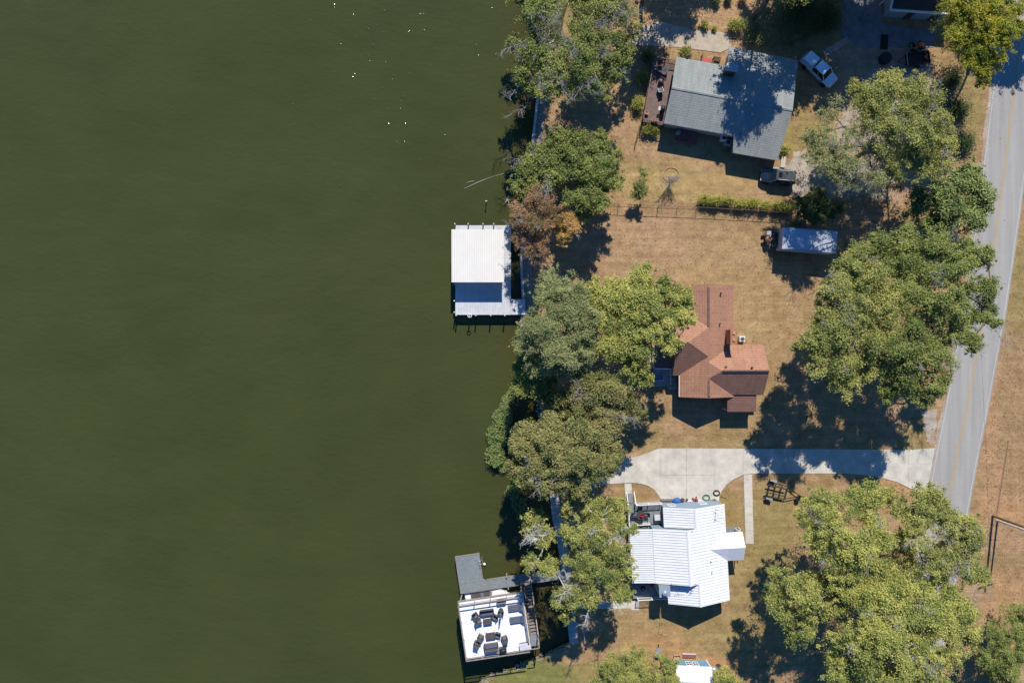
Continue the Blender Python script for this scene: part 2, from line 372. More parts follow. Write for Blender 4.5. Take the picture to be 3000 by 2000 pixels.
# ------------------------------------------------------------------ the setting: water, ground, road
SHORE = [(1690, -1400), (1680, -200), (1668, 0), (1650, 60), (1646, 108), (1592, 127), (1583, 173), (1575, 255), (1565, 350), (1551, 465), (1537, 580),
         (1524, 736), (1524, 776), (1529, 874), (1533, 925), (1542, 980), (1556, 1060), (1575, 1150), (1590, 1240), (1600, 1340), (1610, 1450), (1618, 1520),
         (1631, 1576), (1643, 1660), (1648, 1720), (1662, 1822), (1669, 1885), (1640, 1902), (1590, 1925), (1540, 1942), (1510, 1957), (1440, 1978),
         (1408, 2000), (1370, 2040), (1290, 2150), (1000, 2700), (900, 4000)]
WZ = -0.7
def jitter_line(pts, step, amp, seed):
    r = random.Random(seed); out = []
    for a, b in zip(pts, pts[1:]):
        a, b = Vector(a), Vector(b); n_ = max(1, int((b - a).length / step))
        for k in range(n_):
            p = a.lerp(b, k / n_)
            out.append((p.x + r.uniform(-amp, amp), p.y + r.uniform(-amp, amp)))
    out.append(pts[-1]); return out
def sheet(name, mat, poly, z, skirt=0.0, kind='structure', parent=None):
    import bmesh
    mb = MB(); pts = [G(x, y) + Vector((0, 0, z)) for x, y in poly]
    n_ = len(pts); mb.add(pts, [tuple(range(n_))])
    if skirt:
        mb.add([p for p in pts] + [p - Vector((0, 0, skirt)) for p in pts], [(i, i + n_, (i + 1) % n_ + n_, (i + 1) % n_) for i in range(n_)])
    o = mb.build(name, mat, parent)
    bm = bmesh.new(); bm.from_mesh(o.data); bmesh.ops.triangulate(bm, faces=[f for f in bm.faces if len(f.verts) > 4], ngon_method='BEAUTY')
    for f in bm.faces:
        if abs(f.normal.z) > 0.5 and f.normal.z < 0: f.normal_flip()
    bm.to_mesh(o.data); bm.free()
    if kind and not parent: o['kind'] = kind
    return o
low = [p for p in SHORE if 900 < p[1] < 1460]
shore_j = SHORE[:14] + jitter_line(SHORE[14:20], 14, 5, 3) + SHORE[20:27] + jitter_line(SHORE[27:33], 14, 4, 4) + SHORE[33:]
sheet('ground', 'lawn', shore_j + [(9000, 4000), (9000, -4000), (1690, -4000)], 0.0, skirt=2.5)
sheet('water', 'lake_water', [(-9000, -4000), (1900, -4000), (1900, 4000), (-9000, 4000)], WZ)

def interp(tab, y):
    for (y0, x0), (y1, x1) in zip(tab, tab[1:]):
        if y0 <= y <= y1: return x0 + (x1 - x0) * (y - y0) / (y1 - y0)
    (y0, x0), (y1, x1) = (tab[0], tab[1]) if y < tab[0][0] else (tab[-2], tab[-1])
    return x0 + (x1 - x0) * (y - y0) / (y1 - y0)
ROADL = [(-600, 2972), (0, 2930), (100, 2923), (240, 2910), (398, 2891), (650, 2858), (900, 2822), (1200, 2767), (1311, 2744), (1424, 2723), (1530, 2704), (1650, 2683), (1800, 2656), (2000, 2618), (2600, 2500)]
ys = list(range(-600, 2601, 40))
def strip(a, b): return [(interp(ROADL, y) + a, y) for y in ys] + [(interp(ROADL, y) + b, y) for y in reversed(ys)]
sheet('road_verge', 'verge', [(interp(ROADL, y) + 100, y) for y in ys] + [(4200, 2600), (4200, -600)], 0.006)
sheet('road_shoulder', 'gravel', jitter_line(strip(-9, 40), 18, 3, 9), 0.008)
sheet('road', 'asphalt', strip(0, 129), 0.016)
sheet('road_edge_line', 'road_white', strip(3, 5), 0.021)
sheet('road_edge_line', 'road_white', strip(122.5, 124.5), 0.021)
sheet('road_centre_line', 'road_yellow', strip(60.5, 62.6), 0.021)
sheet('road_centre_line', 'road_yellow', strip(65.6, 67.7), 0.021)
GRV = [(2300, 480), (2330, 445), (2420, 420), (2470, 330), (2440, 250), (2420, 170), (2470, 115), (2600, 100), (2720, 150), (2740, 230), (2640, 330), (2610, 420),
       (2650, 490), (2760, 500), (2888, 470), (2880, 540), (2760, 580), (2640, 592), (2500, 575), (2400, 585), (2320, 572), (2300, 480)]
sheet('gravel_driveway', 'gravel', jitter_line(GRV, 14, 7, 5), 0.005)
GR2 = [(2700, 1205), (2745, 1195), (2738, 1300), (2715, 1290), (2700, 1205)]
sheet('gravel_patch', 'gravel', jitter_line(GR2, 9, 4, 6), 0.006)
sheet('ditch_line', 'mulch', [(2952, 1290), (2956, 1290), (2922, 1505), (2917, 1505)], 0.012)

def clip(poly, axis, val, keep_less):
    out = []
    f = lambda p: (val - p[axis]) if keep_less else (p[axis] - val)
    for i, p in enumerate(poly):
        q = poly[(i + 1) % len(poly)]; a, b = f(p), f(q)
        if a >= 0: out.append(p)
        if (a > 0 > b) or (a < 0 < b):
            t = a / (a - b); out.append((p[0] + (q[0] - p[0]) * t, p[1] + (q[1] - p[1]) * t))
    return out
def cuts(poly, axis, vals):
    vals = [-1e5] + list(vals) + [1e5]; res = []
    for a, b in zip(vals, vals[1:]):
        q = clip(clip(poly, axis, a, False), axis, b, True)
        if len(q) > 2: res.append(q)
    return res
def slabs(root, pieces, mat, z0=-0.1, z1=0.06, gap=0.35, name='slab'):
    for q in pieces:
        cx = sum(p[0] for p in q) / len(q); cy = sum(p[1] for p in q) / len(q)
        rr = max(math.hypot(p[0] - cx, p[1] - cy) for p in q); k = 1 - gap / rr
        dz = random.uniform(0, 0.006)
        mb = MB(); mb.plate([G(cx + (x - cx) * k, cy + (y - cy) * k) + Vector((0, 0, z0)) for x, y in q], (0, 0, z1 - z0 + dz)); mb.build(name, mat, root)

DRV = [(1640, 1405), (1720, 1380), (1780, 1352), (1827, 1339), (1858, 1338), (1878, 1333), (1891, 1329), (1911, 1320), (1931, 1312.5), (2300, 1314), (2654, 1317), (2685, 1316), (2738, 1312),
       (2719, 1420), (2697, 1440), (2667, 1430), (2629, 1412), (2583, 1399), (2544, 1392), (2493, 1387), (2417, 1386), (2200, 1386), (2177, 1390), (2149, 1403), (2128.6, 1418), (2113, 1439), (2107, 1454),
       (2106, 1467), (1937, 1467), (1930, 1451), (1917, 1434), (1899, 1422), (1878.6, 1416), (1850, 1413), (1784, 1417), (1713, 1423), (1645, 1432)]
drive = thing('concrete_driveway', 'pale concrete driveway of big slabs running from the road to the lake', 'driveway'); drive['kind'] = 'structure'
pcs = []
for q in cuts(DRV, 0, [1730, 1828, 1934, 2011, 2094, 2177, 2267, 2344, 2419, 2491, 2577, 2660]):
    mx = sum(p[0] for p in q) / len(q)
    if 1934 < mx < 2094: pcs += cuts(q, 1, [1391])
    elif mx > 2660: pcs += cuts(q, 1, [1358, 1405])
    else: pcs.append(q)
slabs(drive, pcs, 'concrete')
walk = thing('concrete_path', 'narrow concrete path from the driveway to the white house entry', 'path'); walk['kind'] = 'structure'
slabs(walk, cuts([(2178, 1391), (2203, 1388), (2208, 1592), (2184, 1592)], 1, range(1414, 1590, 23)), 'concrete', z1=0.05)
walk2 = thing('concrete_path', 'short concrete path from the driveway to the deck stairs', 'path'); walk2['kind'] = 'structure'
slabs(walk2, cuts([(1829, 1416), (1850, 1415), (1852, 1459), (1832, 1459)], 1, [1437]), 'concrete', z1=0.05)
walk3 = thing('concrete_path', 'concrete path from the lake walkway to the back porch', 'path'); walk3['kind'] = 'structure'
slabs(walk3, cuts([(1690, 1759), (1872, 1759), (1872, 1786), (1850, 1786), (1848, 1781), (1690, 1782)], 0, [1740, 1790, 1838]), 'concrete', z1=0.05)
walk4 = thing('lakeside_walkway', 'grey concrete walkway along the lake edge of the white house', 'path'); walk4['kind'] = 'structure'
WL = [(1610, 1440), (1618, 1520), (1631, 1576), (1643, 1660), (1648, 1720), (1662, 1822), (1669, 1885)]
WR = [(1636, 1440), (1646, 1520), (1660, 1576), (1672, 1660), (1676, 1720), (1690, 1822), (1697, 1885)]
slabs(walk4, cuts(WL + WR[::-1], 1, range(1470, 1880, 38)), 'grey_concrete', z0=-1.3, z1=0.10)
patio = thing('concrete_patio', 'old tan concrete patio above the grey roofed house', 'patio'); patio['kind'] = 'structure'
slabs(patio, cuts([(1855, 85), (1930, 62), (2030, 88), (2112, 95), (2140, 103), (2142, 140), (2110, 155), (1995, 140), (1850, 132)], 0, [1910, 1960, 2030, 2112]), 'old_concrete', z1=0.05, gap=0.12)
path5 = thing('concrete_path', 'old concrete path beside the pickup truck toward the dark roofed house', 'path'); path5['kind'] = 'structure'
slabs(path5, cuts([(2408, 150), (2520, 85), (2530, 100), (2418, 168)], 0, [2440, 2482]), 'old_concrete', z1=0.04)
court = thing('concrete_patio', 'shaded concrete patio in front of the dark roofed house', 'patio'); court['kind'] = 'structure'
slabs(court, cuts([(2470, -60), (2580, -60), (2585, 70), (2740, 90), (2735, 140), (2530, 140), (2463, 110)], 0, [2530, 2600, 2670]), 'shade_concrete', z1=0.04)
door_pad = thing('concrete_step', 'small pale concrete step by the dark parked car', 'step', )
MB().bb((0, 0, -0.1), (0.62, 1.5, 0.22)).build('step_block', 'concrete', door_pad, bevel=0.02)
MB().bb((-1.1, -0.9, -0.1), (0.5, -0.02, 0.05)).build('step_pad', 'grey_concrete', door_pad)
door_pad.location = G(2284, 491); door_pad.rotation_euler.z = R(-8)

# seawall
sw = thing('seawall', 'concrete seawall with a pale cap along the upper lake bank', 'seawall')
SWP = SHORE[4:15]
for a, b in zip(SWP, SWP[1:]):
    a, b = G(*a), G(*b); d = (b - a).normalized(); nrm = Vector((-d.y, d.x, 0))
    if nrm.x < 0: nrm = -nrm
    MB().plate([a + d * 0.01, b - d * 0.01, b - d * 0.01 + nrm * 0.34, a + d * 0.01 + nrm * 0.34], (0, 0, 0.14)).build('cap', 'concrete', sw)
    MB().plate([a - nrm * 0.03 + Vector((0, 0, -1.6)), b - nrm * 0.03 + Vector((0, 0, -1.6)), b + nrm * 0.2 + Vector((0, 0, -1.6)), a + nrm * 0.2 + Vector((0, 0, -1.6))], (0, 0, 1.58)).build('wall_panel', 'seawall_stone', sw)
bank = [(x + 8, y) for x, y in SWP[1:]] + [(x + random.uniform(24, 34), y) for x, y in reversed(SWP[1:])]
sheet('gravel_bank', 'seawall_stone', bank, 0.010)
def stones(name, pts, n_, zlo, zhi, smin, smax, label, spread):
    mb = MB(); r = random.Random(5)
    for _ in range(n_):
        t = r.random() * (len(pts) - 1); i = int(t); a, b = Vector(pts[i]), Vector(pts[i + 1]); p = a.lerp(b, t - i)
        c = G(p.x + r.gauss(0, spread), p.y + r.gauss(0, spread)); c.z = r.uniform(zlo, zhi); s = r.uniform(smin, smax)
        q = Matrix.Rotation(r.random() * 6, 3, 'Z') @ Matrix.Rotation(r.random() * 6, 3, 'X')
        vs = [c + q @ Vector((x * s * r.uniform(.7, 1.1), y * s * r.uniform(.6, 1), zz * s * r.uniform(.4, .7))) for x in (-1, 1) for y in (-1, 1) for zz in (-1, 1)]
        mb.add(vs, [(0, 1, 3, 2), (4, 6, 7, 5), (0, 4, 5, 1), (2, 3, 7, 6), (0, 2, 6, 4), (1, 5, 7, 3)])
    o = mb.build(name, 'seawall_stone'); o['kind'] = 'stuff'; o['label'] = label
stones('bank_stones', [(1669, 1888), (1640, 1904), (1590, 1927), (1540, 1944), (1510, 1959), (1440, 1981), (1408, 2002)], 170, -0.4, 0.03, 0.07, 0.17, 'loose grey stones along the grassy lake edge', 4)
stones('bank_stones', [(1533, 930), (1542, 980), (1556, 1060), (1575, 1150), (1590, 1240), (1600, 1340), (1610, 1440)], 420, -0.5, 0.05, 0.1, 0.28, 'dark stones on the shaded lake bank under the trees', 5)

# ------------------------------------------------------------------ vegetation
def np_leaves(name, mat, P_, Nrm, size, tint, parent, aspect=0.55):
    n_ = len(P_)
    rnd = rng.normal(size=(n_, 3)); a = np.cross(Nrm, rnd); a /= np.linalg.norm(a, axis=1, keepdims=True) + 1e-9
    b = np.cross(Nrm, a)
    s = size[:, None]
    v = np.empty((n_, 3, 3), np.float32)
    v[:, 0] = P_ - a * s * 0.8 + b * s * aspect; v[:, 1] = P_ - a * s * 0.6 - b * s * aspect; v[:, 2] = P_ + a * s - Nrm * s * 0.2
    me = bpy.data.meshes.new(name)
    me.vertices.add(3 * n_); me.vertices.foreach_set('co', v.ravel())
    me.loops.add(3 * n_); me.loops.foreach_set('vertex_index', np.arange(3 * n_, dtype=np.int32))
    me.polygons.add(n_); me.polygons.foreach_set('loop_start', np.arange(0, 3 * n_, 3, dtype=np.int32))
    at = me.attributes.new('tint', 'FLOAT', 'POINT'); at.data.foreach_set('value', np.repeat(np.clip(tint, 0, 1), 3).astype(np.float32))
    me.update(calc_edges=True)
    me.materials.append(M[mat])
    o = bpy.data.objects.new(name, me); COL.objects.link(o); o.parent = parent
    return o

def unit(n_):
    d = rng.normal(size=(n_, 3)); return d / np.linalg.norm(d, axis=1, keepdims=True)

def crown_points(lobes, dens, leaf, subk=1.0):
    Ps, Ns, Ss, Ts, tips = [], [], [], [], []
    lower = [(c * np.array([0.93, 0.93, 1]) - np.array([0, 0, r * f]), r * 0.85, dn * 0.15) for c, r, dn in lobes for f in (1.1, 2.0) if c[2] > r * (1.4 + f) and rng.random() < (0.75 if f < 2 else 0.55)]
    for j, (c, r, dn) in enumerate(list(lobes) + lower):
        nsub = max(6, int(29 * subk * rng.uniform(.7, 1.2)))
        d = unit(nsub); d[:, 2] = np.abs(d[:, 2]) * 1.15 - 0.42
        rad = rng.uniform(0.35, 1.06, (nsub, 1)); nout = max(2, nsub // 4); rad[:nout] = rng.uniform(1.05, 1.32, (nout, 1)); d[:nout, 2] *= 0.4
        cen = c + d * np.array([r, r, r * 0.75]) * rad
        lt = rng.normal(0, 0.10)
        for k in range(nsub):
            rs = r * (rng.uniform(0.08, 0.2) if k < nout else rng.uniform(0.12, 0.40))
            m_ = max(6, int(dens * dn * rs * rs * 14.6 * rng.uniform(.35, 1.3)))
            th = rng.random() * 6.28; el = rng.uniform(1.0, 2.0)
            q = rng.normal(size=(m_, 3)) * 0.44
            ax = np.array([math.cos(th), math.sin(th), 0.0])
            q = q + np.outer(q @ ax, ax) * (el - 1)
            p = cen[k] + q * np.array([rs, rs, rs * 0.55])
            qq = q / (np.linalg.norm(q, axis=1, keepdims=True) + 1e-6)
            nn = qq * 0.45 + np.array([0.03, 0.42, 0.72]) + rng.normal(0, 0.5, (m_, 3)); nn /= np.linalg.norm(nn, axis=1, keepdims=True)
            Ps.append(p); Ns.append(nn); Ss.append(0.68 * leaf * rng.uniform(0.5, 1.35, m_))
            Ts.append(0.57 + lt + rng.normal(0, 0.2) + rng.normal(0, 0.27, m_))
            if j < len(lobes): tips.append(cen[k])
    return np.concatenate(Ps), np.concatenate(Ns), np.concatenate(Ss), np.concatenate(Ts), tips

def limb(mb, a, b, r0, r1, sag=0.12, n_=5, k=5):
    a, b = Vector(a), Vector(b); L_ = (b - a).length; pts = []; rad = []
    off = Vector((random.gauss(0, 1), random.gauss(0, 1), abs(random.gauss(0, 1)))) * L_ * sag
    for i in range(n_):
        t = i / (n_ - 1)
        p = a.lerp(b, t) + off * math.sin(math.pi * t) + Vector((random.gauss(0, 1), random.gauss(0, 1), random.gauss(0, 1))) * L_ * 0.02 * (0 < i < n_ - 1)
        pts.append(p); rad.append(r0 + (r1 - r0) * t)
    mb.tube(pts, rad, k); return pts

def twig(mb, p, d, length, r0, depth):
    d = d.normalized(); n_ = 4; pts = [p]; q = p
    for i in range(n_):
        d = (d + Vector((random.gauss(0, .22), random.gauss(0, .22), random.gauss(0.05, .18)))).normalized(); q = q + d * length / n_; pts.append(q)
    mb.tube(pts, [r0 * (1 - 0.75 * i / n_) for i in range(n_ + 1)], 4, cap=False)
    if depth > 0:
        for i in range(1, n_ + 1):
            for _ in range(2):
                dd = (d + Vector((random.gauss(0, .75), random.gauss(0, .75), random.gauss(0, .4)))).normalized()
                twig(mb, pts[i], dd, length * random.uniform(.35, .6), r0 * 0.5, depth - 1)

def tree(name, label, leafm, lobes, zt, zb=0.0, dens=75, leaf=0.17, bark='bark', trunk=None, bare=0, group=None, subk=1.0, zvar=None, r0=None, cat='tree', bare_at=None, bare_len=2.2, limbs=1.0, bare_r=0.036):
    """lobes: (px, py, radius px[, density]) as seen in the photo; zt: height of the crown's upper lobes"""
    zv = zvar if zvar is not None else zt * 0.18
    cx = sum(l[0] for l in lobes) / len(lobes); cy = sum(l[1] for l in lobes) / len(lobes)
    rmax = max(math.hypot(l[0] - cx, l[1] - cy) for l in lobes) + 1
    LB = []
    for l in lobes:
        z = zt - zv * (math.hypot(l[0] - cx, l[1] - cy) / rmax) ** 2 * 1.2 + random.uniform(-.4, .4) * zv
        c = G(l[0], l[1], z); LB.append((np.array(c), l[2] / S * (1 - z / H), l[3] if len(l) > 3 else 1.0))
    base = G(trunk[0], trunk[1]) if trunk else Vector((float(np.mean([b[0][0] for b in LB])), float(np.mean([b[0][1] for b in LB])), 0))
    base.z = zb
    root = thing(name, label, cat, base, 0, group)
    ob = np.array(base)
    LB = [(c - ob, r, d) for c, r, d in LB]
    P_, N_, S_, T_, tips = crown_points(LB, dens, leaf, subk)
    keep = P_[:, 2] > 0.15; np_leaves('crown', leafm, P_[keep], N_[keep], S_[keep], T_[keep], root)
    mb = MB(); hh = zt - zb
    r0 = r0 or max(0.10, 0.024 * hh + 0.012 * rmax / S)
    fork = Vector((random.gauss(0, .25), random.gauss(0, .25), hh * 0.38))
    limb(mb, (0, 0, -0.3), fork, r0, r0 * 0.72, 0.03, 5, 8)
    hub = [fork]
    for c, r, d in sorted(LB, key=lambda q: np.hypot(q[0][0], q[0][1])):
        c = Vector(c); h = min(hub, key=lambda q: (q - c).length + (0 if q.z < c.z else 3))
        s = max(0.035, r0 * 0.45 * min(1, (h - fork).length < 0.1 or 0.6))
        pts = limb(mb, h, c - Vector((0, 0, r * 0.25)), s, max(0.02, s * 0.4), 0.1, 5, 5)
        hub += [pts[2], pts[3]]
    for k in range(int(len(tips) * 0.35 * limbs)):
        t = Vector(random.choice(tips)); h = min(hub, key=lambda q: (q - t).length)
        if (h - t).length > 0.4: limb(mb, h, t, 0.035, 0.012, 0.1, 4, 4)
    mb.build('trunk', bark, root, smooth=True)
    bm_ = 'bare_twig' if bark != 'pale_bark' else 'pale_bark'
    hi = sorted(tips, key=lambda q: -q[2] + 0.25 * math.hypot(q[0], q[1]))[:max(4, len(tips) // 2)]
    for t in [random.choice(hi) for _ in range(bare)]:
        t = Vector(t); out = Vector((t.x, t.y, 0)); out = out.normalized() if out.length > 0.3 else Vector((1, 0, 0))
        mb = MB(); twig(mb, t - Vector((0, 0, .2)), out + Vector((random.gauss(0, .4), random.gauss(0, .4), 0.55)), random.uniform(.6, 1.15) * bare_len, bare_r, 2); mb.build('bare_branch', bm_, root)
    for (x, y, z, ang) in (bare_at or []):
        p = G(x, y, z) - base; h = min(hub, key=lambda q: (q - p).length); mb = MB(); limb(mb, h, p, 0.06, 0.04, 0.08, 4, 5)
        twig(mb, p, Vector((math.cos(R(ang)), math.sin(R(ang)), 0.25)), bare_len, 0.05, 2); mb.build('bare_branch', bm_, root)
    return root

def bush(name, label, leafm, px, py, rpx, h, z0=0.0, n_=700, leaf=0.11, group=None, cat='bush', ry=None):
    base = G(px, py); base.z = z0; r = rpx / S; ry = (ry or rpx) / S
    root = thing(name, label, cat, base, 0, group)
    lobes = []
    for k in range(7):
        a = random.random() * 6.28; q = random.uniform(0, .55)
        lobes.append((np.array([math.cos(a) * q * r, math.sin(a) * q * ry, h * random.uniform(.45, .68)]), min(r, ry) * random.uniform(.4, .6), 1.0))
    cs = np.array([l[0] for l in lobes]); tips = [l[0] for l in lobes]
    P_ = cs[rng.integers(0, 7, n_)] + rng.normal(size=(n_, 3)) * np.array([r * .3, ry * .3, h * .16])
    N_ = rng.normal(0, .5, (n_, 3)) + np.array([0, .4, .75]); N_ /= np.linalg.norm(N_, axis=1, keepdims=True)
    keep = P_[:, 2] > 0.03; k_ = int(keep.sum()); np_leaves('foliage', leafm, P_[keep], N_[keep], 0.9 * leaf * rng.uniform(.5, 1.3, k_), .5 + rng.normal(0, .22, k_), root)
    mb = MB()
    for k in range(9):
        t = Vector(random.choice(tips)); limb(mb, (random.gauss(0, .05), random.gauss(0, .05), -0.1), t, 0.03, 0.01, 0.1, 4, 4)
    mb.build('stem', 'bark', root)
    return root

tree('shore_tree', 'tall thin-leaved tree with many bare grey twigs overhanging the lake', 'leaf_green',
     [(1560, 170, 48), (1525, 215, 36), (1510, 130, 28, .7), (1640, 205, 58), (1650, 150, 50), (1700, 110, 55), (1720, 180, 62), (1780, 130, 50), (1830, 160, 34), (1790, 215, 40), (1720, 240, 42), (1610, 245, 42), (1760, 265, 30), (1560, 250, 28, .6), (1680, 270, 30)],
     10.5, dens=62, bare=22, trunk=(1680, 195), subk=0.85, bare_at=[(1530, 250, 9, 220), (1545, 300, 8, 250), (1640, 90, 11, 100), (1790, 80, 11, 60), (1520, 130, 9, 200), (1690, 150, 12, 120)])
tree('shore_tree', 'leafy tree leaning over the lake beside the seawall corner', 'leaf_green',
     [(1560, 35, 48), (1600, 70, 42), (1540, -20, 45), (1620, 20, 30), (1570, 95, 30), (1600, -60, 50)], 9, dens=70, bare=12, trunk=(1690, 20))
tree('yard_tree', 'thinning tree with bare twigs behind the lake-side twiggy tree', 'leaf_oak',
     [(1770, 25, 55), (1720, 40, 45), (1820, 40, 45), (1780, -40, 60), (1700, -30, 50), (1850, 90, 32)], 9.5, dens=60, bare=14)
tree('shore_tree', 'round green tree between the seawall and the fenced lawn', 'leaf_green',
     [(1645, 415, 46), (1600, 450, 48), (1560, 490, 42), (1525, 545, 32), (1700, 435, 52), (1765, 425, 42), (1785, 485, 40), (1735, 515, 50), (1670, 500, 50), (1775, 545, 42), (1745, 595, 38), (1695, 580, 40), (1620, 515, 42), (1720, 625, 28), (1560, 545, 30)],
     7.5, dens=85, bare=7, trunk=(1650, 520))
tree('rust_tree', 'rust-orange autumn tree hanging over the covered boat dock', 'leaf_rust',
     [(1605, 550, 36), (1565, 585, 36), (1530, 620, 34), (1605, 605, 40), (1565, 655, 42), (1525, 690, 30), (1575, 705, 34), (1540, 650, 30), (1600, 660, 26), (1580, 530, 24), (1515, 650, 24), (1550, 735, 24), (1590, 735, 20)],
     7.5, dens=80, leaf=0.12, bare=5, bare_len=1.3, trunk=(1590, 650), bark='bare_twig')
tree('gold_tree', 'small gold and orange autumn tree beside the rust-orange tree', 'leaf_gold',
     [(1655, 638, 30), (1635, 672, 24), (1678, 665, 26), (1655, 695, 24), (1690, 640, 16)], 6.5, dens=100, leaf=0.12, bare=2, bare_len=1.0, trunk=(1660, 680), bark='bare_twig')
tree('shore_tree', 'dense silver-green tree shading the dock gangway', 'leaf_silver',
     [(1640, 840, 52), (1600, 865, 40), (1690, 860, 40), (1660, 915, 56), (1600, 955, 56), (1560, 955, 38), (1680, 985, 56), (1620, 1015, 56), (1540, 1010, 34), (1650, 1055, 50), (1580, 1060, 42), (1700, 1040, 44), (1610, 820, 30), (1545, 985, 40), (1730, 930, 40), (1720, 1000, 44)],
     12, dens=115, leaf=0.13, trunk=(1620, 950), limbs=0.3)
tree('yard_tree', 'broad yellow-green tree leaning over the brown roof', 'leaf_yellow',
     [(1880, 830, 52), (1770, 860, 56), (1945, 845, 38), (1820, 880, 60), (1900, 905, 60), (1990, 885, 42), (1760, 935, 50), (1850, 960, 62), (1940, 965, 54), (2005, 935, 30), (1800, 1015, 50), (1880, 1030, 46), (1965, 1015, 30), (1860, 1080, 44), (1895, 1110, 26), (2010, 890, 24), (1985, 845, 16)],
     11.5, dens=95, leaf=0.16, trunk=(1850, 960), limbs=0.5)
tree('shore_tree', 'small bright green tree at the water between the bigger trees', 'leaf_green',
     [(1530, 1085, 34), (1560, 1125, 42), (1595, 1150, 36), (1518, 1135, 28), (1600, 1110, 32), (1545, 1060, 30)], 8.5, dens=95, trunk=(1585, 1115))
tree('shore_tree', 'brownish-green tree below the silver-green and yellow-green crowns', 'leaf_brownish',
     [(1720, 1110, 54), (1785, 1145, 58), (1660, 1165, 46), (1840, 1180, 46), (1700, 1205, 50), (1780, 1215, 50), (1860, 1215, 30), (1640, 1205, 36), (1745, 1170, 40)],
     9, dens=80, bare=8, trunk=(1740, 1165))
tree('shore_tree', 'wide olive-brown tree over the lake end of the driveway', 'leaf_brownish',
     [(1555, 1275, 46), (1535, 1325, 38), (1620, 1300, 54), (1700, 1285, 54), (1770, 1315, 48), (1800, 1330, 30), (1660, 1355, 56), (1580, 1375, 50), (1725, 1370, 50), (1545, 1400, 30), (1640, 1415, 38), (1700, 1435, 32), (1610, 1250, 38), (1780, 1370, 34), (1520, 1285, 30), (1515, 1365, 30), (1600, 1430, 34)],
     11.5, dens=90, bare=6, trunk=(1660, 1340))
tree('sycamore_tree', 'open-crowned tree with white bark limbs beside the white metal roof', 'leaf_oak',
     [(1565, 1525, 30), (1590, 1570, 30), (1545, 1555, 20), (1555, 1650, 26), (1605, 1660, 30), (1670, 1480, 32), (1720, 1495, 46), (1790, 1500, 46), (1825, 1560, 38), (1685, 1565, 42), (1745, 1575, 46), (1795, 1620, 44), (1835, 1665, 34), (1700, 1650, 40), (1760, 1690, 46), (1815, 1725, 40), (1680, 1740, 40), (1645, 1765, 34), (1665, 1800, 24), (1735, 1745, 34), (1840, 1745, 18), (1700, 1440, 26)],
     10.5, dens=86, bark='pale_bark', bare=12, bare_len=2.0, bare_r=0.05, trunk=(1720, 1620), leaf=0.15)
tree('yard_tree', 'rounded green tree beside the blue and white shed', 'leaf_oak',
     [(1800, 1965, 44), (1860, 1935, 40), (1900, 1970, 44), (1950, 1965, 36), (1780, 2010, 44), (1860, 2020, 54), (1955, 2020, 42), (1860, 1985, 44), (1970, 1995, 26), (1900, 2050, 50)], 5.5, dens=110, leaf=0.13)
tree('yard_tree', 'small yellow-green tree next to the propane tank', 'leaf_yellow', [(2120, 1985, 28), (2145, 2005, 30), (2105, 2015, 26), (2165, 2030, 24)], 4, dens=110, leaf=0.12)
tree('oak_tree', 'light green oak above the gravel drive with a see-through side', 'leaf_oak',
     [(2600, 250, 46), (2665, 265, 50), (2720, 300, 48), (2560, 300, 50), (2640, 330, 60), (2745, 360, 42), (2700, 400, 54), (2600, 390, 50), (2770, 430, 38), (2755, 485, 36), (2700, 480, 46), (2520, 270, 36), (2540, 350, 36, .6), (2650, 460, 46), (2770, 390, 30), (2620, 225, 24)],
     11.5, dens=78, bare=12, trunk=(2640, 400), leaf=0.15)
tree('oak_tree', 'sparse grey-green oak spreading over the grey gravel', 'leaf_silver',
     [(2440, 320, 38, .5), (2400, 390, 44, .6), (2455, 430, 46, .6), (2515, 405, 44, .5), (2420, 470, 42, .8), (2500, 490, 42, .7), (2570, 450, 42, .6), (2560, 530, 40, .6), (2380, 440, 30, .7), (2480, 535, 38, .7), (2620, 520, 34, .6), (2370, 400, 26, .6), (2440, 510, 34, .7)],
     10.8, dens=88, bare=8, trunk=(2510, 460), leaf=0.13)
tree('magnolia_tree', 'dark glossy magnolia at the edge of the road', 'leaf_glossy',
     [(2850, 520, 44), (2795, 535, 44), (2860, 575, 48), (2720, 580, 46), (2780, 605, 52), (2845, 640, 42), (2700, 615, 38), (2745, 655, 36), (2888, 600, 26), (2830, 495, 20)],
     6.5, dens=62, leaf=0.21, trunk=(2770, 590))
tree('oak_tree', 'huge oak with a spreading crown between the box trailer and the road', 'leaf_oak',
     [(2515, 750, 46), (2475, 788, 42), (2540, 820, 60), (2455, 860, 54), (2420, 920, 42), (2520, 905, 60), (2600, 860, 64), (2610, 930, 66), (2380, 995, 36), (2450, 985, 60), (2540, 1000, 60), (2400, 1060, 44), (2470, 1070, 52), (2560, 1080, 52), (2480, 1120, 40), (2335, 1010, 20), (2420, 850, 24)],
     13.5, dens=84, leaf=0.16, trunk=(2530, 960), bare=8)
tree('oak_tree', 'huge oak overhanging the road opposite the brown verge', 'leaf_green',
     [(2580, 725, 50), (2650, 720, 56), (2740, 715, 50), (2835, 730, 40), (2890, 755, 34), (2670, 790, 66), (2740, 790, 66), (2810, 800, 56), (2885, 845, 46), (2700, 880, 66), (2790, 890, 60), (2870, 920, 46), (2920, 945, 20), (2700, 960, 60), (2780, 980, 56), (2845, 1000, 34), (2640, 1010, 54), (2740, 1050, 54), (2665, 1085, 52), (2665, 1145, 40), (2745, 1120, 42), (2605, 1150, 32), (2720, 1160, 34)],
     13, dens=80, leaf=0.16, trunk=(2700, 920), bare=14)
